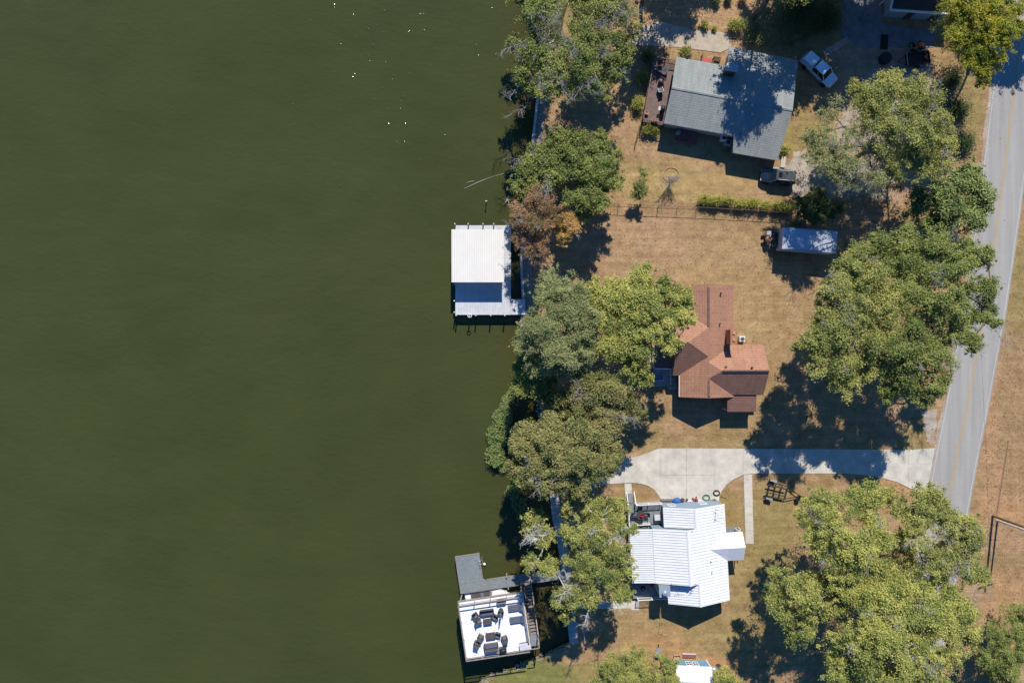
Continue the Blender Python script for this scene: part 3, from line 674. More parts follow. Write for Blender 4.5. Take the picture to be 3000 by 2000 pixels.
tree('oak_tree', 'oak at the lawn edge casting a long shadow past the white house', 'leaf_oak',
     [(2280, 1745, 44), (2330, 1700, 40), (2265, 1680, 20), (2300, 1800, 46), (2370, 1760, 50), (2350, 1840, 44), (2420, 1710, 46), (2440, 1780, 46), (2400, 1700, 36), (2320, 1870, 26)],
     12, dens=85, leaf=0.15, trunk=(2420, 1740))
tree('oak_tree', 'yellow-green oak at the end of the boat trailer', 'leaf_yellow',
     [(2390, 1470, 36), (2360, 1520, 34), (2420, 1510, 40), (2480, 1480, 44), (2380, 1570, 40), (2460, 1560, 50), (2540, 1460, 46), (2560, 1520, 40), (2430, 1610, 46), (2510, 1610, 54), (2580, 1590, 44), (2480, 1670, 50), (2570, 1670, 50), (2640, 1640, 46), (2410, 1440, 14), (2640, 1580, 34)],
     13, dens=80, leaf=0.15, trunk=(2500, 1590), bare=8)
tree('oak_tree', 'green oak over the lower end of the paved road', 'leaf_oak',
     [(2690, 1470, 42), (2740, 1460, 40), (2720, 1520, 46), (2780, 1530, 42), (2830, 1550, 46), (2860, 1580, 32), (2810, 1610, 46), (2700, 1600, 40, .6), (2740, 1660, 50), (2850, 1640, 30), (2680, 1540, 34), (2820, 1670, 46), (2870, 1690, 32), (2600, 1450, 30), (2630, 1490, 26)],
     13, dens=80, leaf=0.15, trunk=(2740, 1590), bare=8)
tree('oak_tree', 'massive yellow-green oak in the unfenced corner below the driveway', 'leaf_yellow',
     [(2560, 1740, 54), (2640, 1720, 54), (2700, 1740, 54), (2490, 1740, 40), (2620, 1790, 60), (2700, 1810, 60), (2780, 1750, 50), (2820, 1790, 50), (2760, 1840, 54), (2840, 1860, 36), (2540, 1830, 46), (2520, 1870, 46), (2600, 1870, 60), (2680, 1880, 60), (2450, 1900, 44), (2460, 1960, 44), (2540, 1940, 56), (2620, 1950, 60), (2700, 1950, 54), (2780, 1920, 44, .7), (2470, 2010, 50), (2570, 2020, 60), (2680, 2020, 60), (2760, 1990, 40, .7), (2500, 1890, 40)],
     14, dens=84, leaf=0.15, trunk=(2640, 1860), bare=14)
tree('maple_tree', 'bright yellow-green maple beside the road and the dark roof', 'leaf_maple',
     [(2800, 30, 42), (2850, 20, 46), (2910, 30, 46), (2970, 20, 40), (2830, 75, 42), (2890, 85, 50), (2940, 90, 44), (2800, 110, 32), (2870, 130, 46), (2930, 135, 36), (2850, 175, 40), (2900, 190, 34), (2880, 230, 26), (2850, -40, 50), (2940, -40, 50), (2990, 80, 26)],
     12, dens=95, leaf=0.15, trunk=(2850, 110))
tree('roadside_tree', 'green tree under the power lines on the far side of the road', 'leaf_green',
     [(2925, 1870, 36), (2965, 1860, 34), (2990, 1800, 30), (2940, 1920, 38), (2985, 1910, 40), (2915, 1955, 34), (2960, 1970, 40), (3010, 1850, 40), (2890, 1930, 24), (2960, 2030, 50)], 6, dens=100, leaf=0.13)
tree('cedar_tree', 'dark evergreen with drooping sprays above the box trailer', 'leaf_dark',
     [(2395, 575, 30), (2375, 600, 32), (2412, 605, 32), (2355, 625, 22), (2428, 630, 22), (2392, 632, 28), (2350, 595, 20)], 3.8, dens=150, leaf=0.12, trunk=(2395, 620))
tree('young_tree', 'slim leafy sapling standing by the wire fence', 'leaf_green', [(1885, 510, 16), (1875, 540, 20), (1865, 568, 16), (1890, 560, 14)], 2.8, dens=150, leaf=0.10, r0=0.05, trunk=(1880, 560))
# a bare crape-like sapling
def bare_tree(label, px, py, h, spread):
    root = thing('bare_sapling', label, 'tree', G(px, py)); mb = MB()
    for k in range(8):
        a = 2 * math.pi * k / 8
        twig(mb, Vector((0, 0, 0.2)), Vector((math.cos(a) * spread, math.sin(a) * spread, 1.0)), h * random.uniform(.7, .95), 0.04, 2)
    mb.tube([(0, 0, -0.1), (0, 0, 0.3)], [0.06, 0.05], 6)
    mb.build('branches', 'bare_twig', root)
bare_tree('small leafless tree inside a ring of edging stones on the lawn', 1962, 535, 2.3, 0.42)
# trees standing just above the picture whose shade falls into it
for x, y, r, z, lm, lb in [(2335, -115, 84, 14.5, 'leaf_oak', 'oak north of the gravel yard shading the grey shingle roof'), (2455, -140, 70, 12, 'leaf_green', 'tree between the grey house and the shaded patio'),
        (2620, -170, 74, 12, 'leaf_oak', 'tree behind the dark roofed house'), (2740, -140, 60, 11, 'leaf_green', 'tree between the dark roofed house and the maple'), (1930, -110, 64, 10, 'leaf_oak', 'tree north of the tan concrete patio'),
        (2430, -330, 86, 12, 'leaf_green', 'tree in the back row shading the bush beside the patio'), (2560, -350, 90, 12, 'leaf_oak', 'tree in the back row shading the concrete patio'), (2710, -330, 90, 12, 'leaf_green', 'tree in the back row behind the dark roof'),
        (2850, -300, 86, 12, 'leaf_oak', 'tree in the back row beside the maple'), (2070, -350, 74, 11, 'leaf_oak', 'tree in the back row shading the leaf litter'), (3150, -180, 70, 11, 'leaf_green', 'tree across the road shading the asphalt'), (3060, -250, 60, 11, 'leaf_oak', 'tree beside the far end of the road')]:
    tree('background_tree', lb, lm,
         [(x + math.cos(a) * r * q, y + math.sin(a) * r * q * .7, r * .66) for a, q in ((0, 0), (0, .8), (1.05, .8), (2.1, .8), (3.14, .8), (4.2, .8), (5.2, .8), (1.5, 1.1), (2.8, 1.25))], z, dens=26, leaf=0.21, limbs=.3)

hb = [(2060, 590), (2092, 592), (2124, 596), (2165, 602), (2200, 600), (2236, 606), (2272, 608), (2304, 612)]
hl = ['end bush of the clipped hedge nearest the lake along the wire fence', 'second bush of the fence hedge from its lake end', 'third bush of the fence hedge from its lake end', 'fourth bush of the fence hedge from its lake end',
      'fifth bush of the fence hedge from its lake end', 'sixth bush of the fence hedge from its lake end', 'seventh bush of the fence hedge from its lake end', 'last bush of the fence hedge beside the dark evergreen']
for (x, y), lb in zip(hb, hl): bush('hedge_bush', lb, 'leaf_hedge', x, y - 2, 25, 1.5, n_=1500, leaf=0.10, group='hedge bushes along the fence', ry=17)
for (x, y, r, h, lm, lb) in [(2063, 78, 14, 1.0, 'leaf_hedge', 'small bright green bush on the tan concrete patio edge'), (2150, 82, 26, 1.4, 'leaf_hedge', 'round bright green bush beside the grey-leaved shrub'),
                             (2205, 95, 42, 1.6, 'leaf_silver', 'grey-green twiggy shrub above the grey shingle roof'), (2092, 88, 9, .5, 'leaf_hedge', 'tiny green plant at the edge of the tan patio'),
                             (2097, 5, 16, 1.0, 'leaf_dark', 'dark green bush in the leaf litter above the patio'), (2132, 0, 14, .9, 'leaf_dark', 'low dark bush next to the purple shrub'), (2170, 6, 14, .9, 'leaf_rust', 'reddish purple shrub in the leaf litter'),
                             (1893, 170, 24, 1.5, 'leaf_dark', 'dark shrub at the upper corner of the wooden deck'), (1878, 235, 22, 1.4, 'leaf_green', 'shrub halfway along the wooden deck'), (1868, 310, 24, 1.5, 'leaf_hedge', 'sunlit shrub at the lower end of the wooden deck'),
                             (1892, 382, 18, 1.2, 'leaf_hedge', 'leafy bush against the deck steps nearest the lake'), (1914, 386, 17, 1.1, 'leaf_hedge', 'leafy bush between the deck and the dark house wall'),
                             (2290, 440, 18, .8, 'leaf_hedge', 'low green plants at the corner of the grey shingle roof'), (2010, 152, 22, .7, 'leaf_hedge', 'low ground plants below the tan concrete patio'),
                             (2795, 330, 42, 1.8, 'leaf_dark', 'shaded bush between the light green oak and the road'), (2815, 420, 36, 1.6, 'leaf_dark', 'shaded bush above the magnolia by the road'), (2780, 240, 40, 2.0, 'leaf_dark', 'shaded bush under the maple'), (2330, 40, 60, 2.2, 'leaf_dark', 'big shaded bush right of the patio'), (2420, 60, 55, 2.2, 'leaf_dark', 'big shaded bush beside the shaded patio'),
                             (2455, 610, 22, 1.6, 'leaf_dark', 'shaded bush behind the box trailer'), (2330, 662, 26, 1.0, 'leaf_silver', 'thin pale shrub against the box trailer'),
                             (2900, 1960, 26, 1.2, 'leaf_oak', 'low bush in red soil by the power lines')]:
    bush('shrub', lb, lm, x, y, r, h, n_=int(240 + r * r * 2.4), leaf=0.10)
# reeds in the shallows
def reeds(label, pts, n_, zh):
    c = G(*pts[0], WZ); root = thing('reed_bed', label, 'reeds', (c.x, c.y, WZ))
    Pn, Nn, Sn, Tn = [], [], [], []
    for _ in range(n_):
        x, y, r = random.choice(pts3); a = random.random() * 6.28; q = math.sqrt(random.random()) * r
        p = G(x + math.cos(a) * q, y + math.sin(a) * q, WZ) - root.location
        Pn.append((p.x, p.y, random.uniform(0.05, zh))); Nn.append((random.gauss(0, .6), random.gauss(.2, .6), 1)); Sn.append(random.uniform(.1, .22)); Tn.append(random.gauss(.5, .2))
    Nn = np.array(Nn); Nn /= np.linalg.norm(Nn, axis=1, keepdims=True)
    np_leaves('reed_leaves', 'leaf_reed', np.array(Pn), Nn, np.array(Sn), np.array(Tn), root, 0.3)
    mb = MB()
    for _ in range(60):
        x, y, r = random.choice(pts3); p = G(x + random.gauss(0, r * .4), y + random.gauss(0, r * .4), WZ) - root.location
        mb.tube([p - Vector((0, 0, .3)), p + Vector((random.gauss(0, .1), random.gauss(0, .1), zh))], [.014, .006], 4)
    mb.build('stalks', 'leaf_reed', root)
pts3 = [(1480, 1200, 17), (1473, 1230, 21), (1462, 1262, 25), (1457, 1295, 25), (1454, 1325, 22), (1452, 1348, 16), (1478, 1185, 12), (1462, 1270, 38), (1450, 1330, 30), (1486, 1170, 16), (1472, 1222, 30)]
reeds('bright green reed bed growing out of the lake', [(1460, 1270)], 7000, 1.3)
pts3 = [(1500, 1440, 22), (1520, 1475, 24), (1515, 1400, 18), (1530, 1510, 16), (1475, 1365, 16)]
reeds('shaded sparse reeds close to the lake bank', [(1510, 1450)], 1500, 0.7)

# fallen leaves on the lawns
def litter(n_):
    P_ = np.empty((n_, 3)); k = 0
    areas = [(1700, 560, 1000, 740, 1.0), (1560, 130, 400, 480, 1.0), (1850, 0, 300, 160, 2.2), (2180, 1240, 560, 780, .8), (2880, 1250, 120, 700, 2.5), (1700, 1240, 500, 760, .6), (2300, 560, 420, 200, 2.5), (2300, 100, 560, 480, 1.2), (2790, 240, 200, 500, 1), (2900, 700, 100, 560, 2)]
    wts = np.array([a[2] * a[3] * a[4] for a in areas]); wts /= wts.sum()
    idx = rng.choice(len(areas), n_, p=wts); A = np.array(areas)[idx]
    px = A[:, 0] + rng.random(n_) * A[:, 2]; py = A[:, 1] + rng.random(n_) * A[:, 3]
    ok = px > 1560 + np.maximum(0, (py - 1200) * 0.17)
    rl = np.interp(py, [y for y, _ in ROADL], [x for _, x in ROADL]); ok &= ~((px > rl - 4) & (px < rl + 133) & (rng.random(n_) > 0.015))
    P_ = np.stack([(px - 1500) / S, -(py - 1000) / S, rng.uniform(0.022, 0.05, n_)], 1)[ok]
    Nn = rng.normal(0, .25, P_.shape) + np.array([0, 0, 1]); Nn /= np.linalg.norm(Nn, axis=1, keepdims=True)
    o = np_leaves('fallen_leaves', 'leaf_litter', P_, Nn, rng.uniform(.05, .14, len(P_)), rng.normal(.5, .22, len(P_)), None)
    o['kind'] = 'stuff'; o['label'] = 'dry fallen leaves scattered over the lawns and verges'
litter(20000)

#--PART2--
# ------------------------------------------------------------------ buildings
def boards(name, mat, parent, x0, x1, y0, y1, z, along='x', wdt=0.15, t=0.04, gap=0.012):
    mb = MB(); a0, a1 = (y0, y1) if along == 'x' else (x0, x1); n_ = max(1, int((a1 - a0) / wdt)); st = (a1 - a0) / n_
    for i in range(n_):
        p, q = a0 + i * st + gap / 2, a0 + (i + 1) * st - gap / 2; dz = random.uniform(-.003, .003)
        if along == 'x': mb.bb((x0, p, z - t + dz), (x1, q, z + dz))
        else: mb.bb((p, y0, z - t + dz), (q, y1, z + dz))
    o = mb.build(name, mat, parent); o['kind'] = 'stuff'; return o

def ribs(name, mat, parent, a, b, c, d, step, wdt=0.05, h=0.04, off=0.0):
    """raised seams from eave edge a-b to ridge edge d-c"""
    a, b, c, d = map(Vector, (a, b, c, d)); mb = MB(); nrm = (b - a).cross(d - a).normalized()
    if nrm.z < 0: nrm = -nrm
    L_ = (b - a).length; n_ = int(L_ / step); e = (b - a).normalized() * wdt / 2
    for i in range(n_ + 1):
        t = min(0.995, max(0.005, (i + 0.5) / (n_ + 1))); p, q = a.lerp(b, t) + nrm * 0.002, d.lerp(c, t) + nrm * 0.002
        mb.plate([p - e, p + e, q + e, q - e], nrm * h)
    o = mb.build(name, mat, parent); o['kind'] = 'stuff'; return o

def railing(name, mat, parent, pts, z0, h=0.95, pick=0.12, post=1.8, pr=0.018, rail=0.045, postr=0.05):
    """posts and rails as parts, pickets joined"""
    mb = MB(); rl = MB()
    for a, b in zip(pts, pts[1:]):
        a, b = Vector((*a, z0)), Vector((*b, z0)); L_ = (b - a).length; ang = math.degrees(math.atan2(b.y - a.y, b.x - a.x)); m_ = (a + b) / 2
        rl.box(m_ + Vector((0, 0, h)), (L_, rail * 2, rail), ang); rl.box(m_ + Vector((0, 0, 0.12)), (L_, rail, rail), ang)
        if pick:
            k = int(L_ / pick)
            for i in range(1, k): mb.box(a.lerp(b, i / k) + Vector((0, 0, h / 2 + .05)), (pr * 2, pr * 2, h - 0.14), ang)
        k = max(1, round(L_ / post))
        for i in range(k + 1): MB().box(a.lerp(b, i / k) + Vector((0, 0, (h + .06) / 2)), (postr * 2, postr * 2, h + .06), ang).build('rail_post', mat, parent)
    rl.build('rail', mat, parent)
    if pick: mb.build(name, mat, parent)['kind'] = 'stuff'

def window(parent, c, wdt, hgt, face, frame='white_paint', panes=2):
    """face: 'n','s','e','w' outward direction in the house frame"""
    cx, cy, cz = c; f = MB(); t = 0.07
    ns = face in 'ns'; sgn = 1 if face in 'ne' else -1
    def bx(u0, u1, v0, v1, d0, d1, mb):
        if ns: mb.bb((cx + u0, cy + sgn * d0, cz + v0), (cx + u1, cy + sgn * d1, cz + v1))
        else: mb.bb((cx + sgn * d0, cy + u0, cz + v0), (cx + sgn * d1, cy + u1, cz + v1))
    W, Hh = wdt / 2, hgt / 2
    bx(-W, W, Hh, Hh + t, 0, .06, f); bx(-W, W, -Hh - t, -Hh, 0, .06, f); bx(-W - t, -W, -Hh - t, Hh + t, 0.002, .058, f); bx(W, W + t, -Hh - t, Hh + t, 0.002, .058, f)
    bx(-W, W, -.025, .025, 0.004, .05, f)
    if panes > 1: bx(-.025, .025, -Hh, Hh, 0.006, .052, f)
    o = f.build('window', frame, parent)
    g = MB(); bx(-W, W, -Hh, Hh, -0.01, 0.02, g); g.build('pane', 'window_glass', o)
    return o

# --- white house with the standing-seam metal roof
h3 = thing('white_house', 'white metal-roofed lake house with a grey corner deck', 'house', G(2030, 1600), 3.2)
wl = [(-4.1, 6.02), (3.5, 6.02), (3.5, -6.2), (-4.1, -6.2), (-4.1, -3.35), (-5.7, -3.35), (-5.7, 3.35), (-4.1, 3.35)]
MB().plate([(x, y, -0.1) for x, y in wl], (0, 0, 2.72)).build('wall', 'siding_blue', h3)
T = 0.10
def zr(x): return 2.6 + (3.73 - x) * (4.3 - 2.6) / 4.18
RX, MX, zm = -0.45, -1.7, 2.6 + (3.73 + 1.7) * 1.7 / 4.18
e3 = MB()
MB().slab([(3.73, 6.06, 2.6), (3.73, -6.4, 2.6), (RX, -6.4, 4.3), (RX, -3.5, 4.3), (MX, -3.5, zm), (MX, 3.5, zm), (RX, 3.5, 4.3), (RX, 6.06, 4.3)], T).build('roof', 'white_metal', h3)
MB().slab([(RX, 6.06, 4.3), (RX, 3.5, 4.3), (-4.25, 3.5, 2.68), (-4.25, 6.06, 2.68)], T).build('roof', 'white_metal', h3)
MB().slab([(RX, -3.5, 4.3), (RX, -6.4, 4.3), (-4.25, -6.4, 2.68), (-4.25, -3.5, 2.68)], T).build('roof', 'white_metal', h3)
MB().slab([(MX, 3.5, zm), (MX, -3.5, zm), (-5.85, -3.5, 3.14), (-5.85, 3.5, 3.14)], T).build('roof', 'white_metal', h3)
MB().slab([(-5.85, 3.5, 3.10), (-5.85, -3.5, 3.10), (-8.72, -3.5, 2.66), (-8.72, 3.5, 2.66)], 0.06).build('porch_roof', 'rib_base', h3)
for a, b, c, d, st in [((3.73, 6.05, 2.6), (3.73, 3.5, 2.6), (RX, 3.5, 4.3), (RX, 6.05, 4.3), .4), ((3.73, 3.5, 2.6), (3.73, -3.5, 2.6), (MX, -3.5, zm), (MX, 3.5, zm), .4),
                       ((3.73, -3.5, 2.6), (3.73, -6.4, 2.6), (RX, -6.4, 4.3), (RX, -3.5, 4.3), .4), ((-4.25, 6.05, 2.68), (-4.25, 3.5, 2.68), (RX, 3.5, 4.3), (RX, 6.05, 4.3), .36),
                       ((-4.25, -3.5, 2.68), (-4.25, -6.4, 2.68), (RX, -6.4, 4.3), (RX, -3.5, 4.3), .36), ((-5.85, 3.5, 3.14), (-5.85, -3.5, 3.14), (MX, -3.5, zm), (MX, 3.5, zm), .36)]:
    ribs('roof_seams', 'rib_line', h3, a, b, c, d, st, 0.035, 0.045)
ribs('porch_corrugation', 'white_metal', h3, (-8.72, 3.5, 2.66), (-8.72, -3.5, 2.66), (-5.9, -3.5, 3.09), (-5.9, 3.5, 3.09), .28, .17, .05)
for y0, y1, x, z in [(6.07, 3.5, RX, 4.3), (3.52, -3.52, MX, zm), (-3.5, -6.4, RX, 4.3)]:
    MB().plate([(x - .17, y0, z - .03), (x - .17, y1, z - .03), (x, y1, z + .055), (x, y0, z + .055)], (0, 0, .025)).plate([(x, y0, z + .055), (x, y1, z + .055), (x + .17, y1, z - .03), (x + .17, y0, z - .03)], (0, 0, .025)).build('ridge_cap', 'white_paint', h3)
# gable walls
for y, x0, xr, zr_, x1, z0 in [(6.02, -4.1, RX, 4.2, 3.5, 2.62), (-6.2, -4.1, RX, 4.2, 3.5, 2.62)]:
    s_ = -1 if y > 0 else 1
    MB().plate([(x0, y, z0 - .02), (x1, y, z0 - .02), (xr, y, zr_ - .02)], (0, s_ * .12, 0)).build('gable_wall', 'siding_blue', h3)
for y in (3.38, -3.38):
    s_ = -1 if y > 0 else 1
    MB().plate([(-5.7, y, 2.6), (-1.0, y, 2.6), (-1.0, y, 4.6), (MX, y, zm - .12), (-5.7, y, 3.06)], (0, s_ * .1, 0)).build('gable_wall', 'siding_blue', h3)
window(h3, (-2.9, 6.02, 1.5), .8, 1.0, 'n'); window(h3, (1.2, 6.02, 1.5), .8, 1.0, 'n'); window(h3, (3.5, -4.5, 1.5), .9, 1.1, 'e'); window(h3, (3.5, 4.4, 1.5), .9, 1.1, 'e')
window(h3, (-1.5, -6.2, 1.5), 1.2, 1.1, 's')
# entry gable
MB().slab([(3.55, 2.34, 2.62), (5.85, 2.34, 2.62), (5.85, .62, 3.62), (1.2, .62, 3.62), (1.4, 1.2, 3.3)], .07).build('entry_roof', 'white_metal', h3)
er = MB().slab([(3.65, -1.28, 2.62), (5.82, -1.28, 2.62), (5.82, .62, 3.62), (1.2, .62, 3.62), (1.4, .1, 3.32)], .07).build('entry_roof', 'white_metal', h3)
ribs('roof_seams', 'rib_line', h3, (3.7, -1.26, 2.62), (5.82, -1.26, 2.62), (5.82, .6, 3.61), (3.7, .6, 3.61), .25, .03, .03)
for x, y in ((5.65, 2.15), (5.65, -1.1), (5.65, .6)): MB().box((x, y, 1.28), (.12, .12, 2.6)).build('porch_post', 'white_paint', h3)
MB().bb((3.5, -1.2, -.1), (6.0, 2.3, .35)).build('entry_floor', 'grey_deck', h3)
railing('pickets', 'white_paint', h3, [(6.0, 2.3), (6.0, 1.5)], .35, .85, .12, 1.0); railing('pickets', 'white_paint', h3, [(6.0, -.3), (6.0, -1.2)], .35, .85, .12, 1.0)
MB().bb((6.02, .0, -.1), (6.5, 1.3, .18)).build('entry_step', 'concrete', h3)
MB().bb((3.5, .1, .35), (3.56, 1.1, 2.4)).build('door', 'white_paint', h3)
# deck at the upper corner
MB().bb((-8.5, 3.55, -.1), (-4.15, 6.3, .84)).build('deck_skirt', 'siding_grey', h3)
boards('deck_boards', 'grey_deck', h3, -8.6, -4.12, 3.52, 6.4, .9, 'y', .15)
railing('pickets', 'white_paint', h3, [(-7.5, 6.35), (-4.2, 6.35)], .9, 1.0, .13, 1.6, .025, .05); railing('pickets', 'white_paint', h3, [(-8.55, 6.3), (-8.55, 3.6)], .9, 1.0, .13, 1.6)
railing('pickets', 'white_paint', h3, [(-7.6, 3.75), (-5.9, 3.75)], .9, 1.0, .13, .85, .028, .05)
for k in range(5): MB().bb((-8.5, 6.42 + k * .28, .55 - k * .17 - .3), (-7.6, 6.70 + k * .28, .72 - k * .17)).build('stair_tread', 'grey_deck', h3)
for x in (-8.55, -7.55): MB().tube([(x, 6.4, 1.85), (x, 7.9, .85)], .05, 6).build('stair_rail', 'white_paint', h3)
for k, (x, y) in enumerate([(-8.5, 2.9), (-8.5, 0), (-8.5, -2.9)]): MB().box((x, y, 1.3), (.14, .14, 2.75)).build('porch_post', 'white_paint', h3)
boards('porch_floor', 'grey_deck', h3, -8.6, -5.72, -3.5, 3.48, .5, 'x', .15)
# lower porch deck, chimney chase
MB().bb((-8.35, -6.2, -.1), (-4.15, -3.6, .44)).build('deck_skirt', 'siding_grey', h3)
boards('deck_boards', 'grey_deck', h3, -8.4, -4.12, -6.3, -3.55, .5, 'y', .15)
railing('pickets', 'white_paint', h3, [(-7.9, -6.2), (-4.2, -6.2)], .5, 1.0, .13, 1.8)
ch = MB().bb((-5.55, -4.85, .3), (-4.25, -3.62, 4.1)).build('chimney_chase', 'siding_grey', h3)
MB().bb((-5.62, -4.92, 4.1), (-4.2, -3.55, 4.18)).build('chase_top', 'siding_blue', ch)
MB().lathe((-4.95, -4.3, 4.18), [(.2, 0), (.2, .3), (.34, .32), (.34, .4), (.06, .5)], 14).build('flue_cap', 'galvanised', ch, smooth=False)
for k in range(7): MB().bb((-5.5 + k * .19, -3.61, 2.4), (-5.42 + k * .19, -3.55, 4.0)).build('louvre', 'siding_grey', ch)
MB().lathe((-1.4, 2.9, 4.0), [(.1, 0), (.1, .5), (.16, .52), (.02, .6)], 10).build('vent_pipe', 'dark_metal', h3)
for x, y in ((1.3, -.9), (1.35, -2.3)): MB().lathe((x, y, zr(x) - .1), [(.05, 0), (.05, .4), (.03, .42)], 8).build('vent_pipe', 'dark_metal', h3)
MB().tube([(3.72, 6.1, 2.5), (3.72, -6.3, 2.5)], .06, 6).build('gutter', 'white_paint', h3)
L3 = local(h3)
def on3(name, label, cat, x, y, z, rz=0, group=None):
    m_ = Matrix.Translation(h3.location) @ Matrix.Rotation(h3.rotation_euler.z, 4, 'Z'); p = m_ @ Vector((x, y, z))
    return thing(name, label, cat, p, 3.2 + rz, group)
# TV mast beside the chase and dish arms on the roof
mast = on3('antenna_mast', 'tall thin television antenna mast beside the metal chimney chase', 'antenna', -4.0, -3.3, 0)
MB().tube([(0, 0, 0), (.1, -.2, 7.6)], [.035, .022], 6).build('mast', 'dark_metal', mast)
mb = MB(); mb.tube([(-.5, -.2, 7.5), (.7, -.2, 7.55)], .014, 5)
for k in range(6): mb.tube([(-.45 + k * .22, -.55 + .04 * k, 7.52), (-.45 + k * .22, .15 - .04 * k, 7.52)], .01, 4)
mb.build('antenna_boom', 'dark_metal', mast)
ant = on3('roof_antenna', 'bent wire antenna at the roof corner by the driveway hoses', 'antenna', 2.5, 5.0, zr(2.5))
mb = MB(); mb.tube([(-.25, -.7, .02), (-.25, -.7, .55)], .02, 5); mb.tube([(-.3, .8, .55), (-.25, -.7, .55)], .025, 5); mb.tube([(-.3, .8, .55), (.4, .4, .6)], .02, 5); mb.tube([(-.25, -.3, .55), (1.1, -.6, .5)], .015, 5)
mb.build('antenna_frame', 'dark_metal', ant)
dsh = on3('satellite_bracket', 'small dark bracket on the lower white roof slope', 'bracket', -1.5, -4.4, 3.85)
MB().tube([(0, 0, -.05), (0, .1, .5)], .03, 6).tube([(-.15, .1, .5), (.2, .1, .45)], .03, 5).build('bracket', 'dark_metal', dsh)

# furniture builders -------------------------------------------------
def chair(name, label, x, y, z, rz, group=None, wdt=.72, dep=.78, cush='cushion', frame='wicker', root=None, cat='chair'):
    t = root or thing(name, label, cat, (x, y, z), rz, group)
    MB().bb((-wdt / 2, -dep / 2 + .1, .2), (wdt / 2, dep / 2 - .02, .36)).build('seat', frame, t, bevel=.02)
    MB().bb((-wdt / 2 + .1, -dep / 2 + .16, .362), (wdt / 2 - .1, dep / 2 - .02, .48)).build('seat_cushion', cush, t, bevel=.04)
    MB().plate([(-wdt / 2, -dep / 2, .2), (wdt / 2, -dep / 2, .2), (wdt / 2, -dep / 2 - .12, .92), (-wdt / 2, -dep / 2 - .12, .92)], (0, .1, .01)).build('backrest', frame, t, bevel=.02)
    for s_ in (-1, 1):
        MB().bb((s_ * wdt / 2 - .05, -dep / 2 + .02, .364), (s_ * wdt / 2 + .05, dep / 2, .62)).build('armrest', frame, t, bevel=.02)
        for yy in (-dep / 2 + .12, dep / 2 - .08): MB().bb((s_ * (wdt / 2 - .07) - .03, yy - .03, 0), (s_ * (wdt / 2 - .07) + .03, yy + .03, .2)).build('leg', frame, t)
    return t
def slat_table(name, label, x, y, z, rz, wdt=1.1, dep=.7, hgt=.45, mat='wicker', group=None):
    t = thing(name, label, 'table', (x, y, z), rz, group); n_ = 6
    for k in range(n_): MB().bb((-wdt / 2, -dep / 2 + k * dep / n_ + .008, hgt - .04), (wdt / 2, -dep / 2 + (k + 1) * dep / n_ - .008, hgt)).build('slat', mat, t)
    for sx_ in (-1, 1):
        MB().bb((sx_ * wdt * .36 - .03, -dep * .45, hgt - .1), (sx_ * wdt * .36 + .03, dep * .45, hgt - .041)).build('batten', mat, t)
        for sy_ in (-1, 1): MB().bb((sx_ * wdt * .42 - .035, sy_ * dep * .4 - .035, 0), (sx_ * wdt * .42 + .035, sy_ * dep * .4 + .035, hgt - .041)).build('leg', mat, t)
    return t
def wp(root, x, y, z):
    return (Matrix.Translation(root.location) @ Matrix.Rotation(root.rotation_euler.z, 4, 'Z')) @ Vector((x, y, z))

# deck dining set
p = wp(h3, -7.0, 4.95, .9)
t = thing('dining_table', 'round dark table with red centrepiece on the white house corner deck', 'table', p)
MB().lathe((0, 0, 0), [(.3, 0), (.3, .03), (.05, .05), (.05, .68), (.6, .69), (.6, .73)], 18).build('pedestal_top', 'dark_metal', t)
rb = thing('red_bucket', 'red bucket standing on the dark round deck table', 'bucket', wp(h3, -6.9, 5.0, 1.632)); MB().lathe((0, 0, 0), [(.14, 0), (.2, .28), (.21, .3), (.18, .3), (.13, .02)], 14).build('pail', 'red_plastic', rb)
for k, (a, lb) in enumerate([(90, 'black deck chair on the railing side of the round table'), (0, 'black deck chair on the house side of the round table'), (180, 'black deck chair on the stair side of the round table'), (270, 'black deck chair on the porch-roof side of the round table')]):
    q = p + Vector((math.cos(R(a)) * .85, math.sin(R(a)) * .85, 0)); chair('deck_chair', lb, q.x, q.y, q.z, a + 90, 'chairs around the deck table', .52, .5, 'cushion', 'dark_metal')
gb = thing('storage_box', 'pale storage box on the grey deck by the house wall', 'box', wp(h3, -4.75, 4.5, .9), 3.2); MB().bb((-.4, -.35, 0), (.4, .35, .55)).build('box', 'weathered_wood', gb, bevel=.02); MB().bb((-.43, -.38, .552), (.43, .38, .62)).build('lid', 'pale_deck', gb, bevel=.01)
# back porch things
gr = thing('kettle_grill', 'black kettle grill on the shaded back porch', 'grill', wp(h3, -7.2, -4.7, .5)); MB().lathe((0, 0, .55), [(.1, 0), (.33, .15), (.36, .3), (.3, .46), (.1, .55), (.02, .56)], 16).build('bowl', 'black_metal', gr, smooth=True)
for a in (90, 210, 330): MB().tube([(math.cos(R(a)) * .3, math.sin(R(a)) * .3, 0), (math.cos(R(a)) * .2, math.sin(R(a)) * .2, .62)], .02, 5).build('leg', 'black_metal', gr)
MB().lathe((0, 0, 1.1), [(.06, 0), (.06, .06), (.02, .07)], 8).build('handle', 'white_paint', gr)
st = thing('red_stool', 'red stool on the back porch beside the chimney chase', 'stool', wp(h3, -6.0, -4.5, .5)); MB().lathe((0, 0, .5), [(.2, 0), (.22, .04), (.18, .08)], 14).build('seat', 'red_plastic', st)
for a in (45, 135, 225, 315): MB().tube([(math.cos(R(a)) * .2, math.sin(R(a)) * .2, 0), (math.cos(R(a)) * .14, math.sin(R(a)) * .14, .5)], .018, 5).build('leg', 'dark_metal', st)
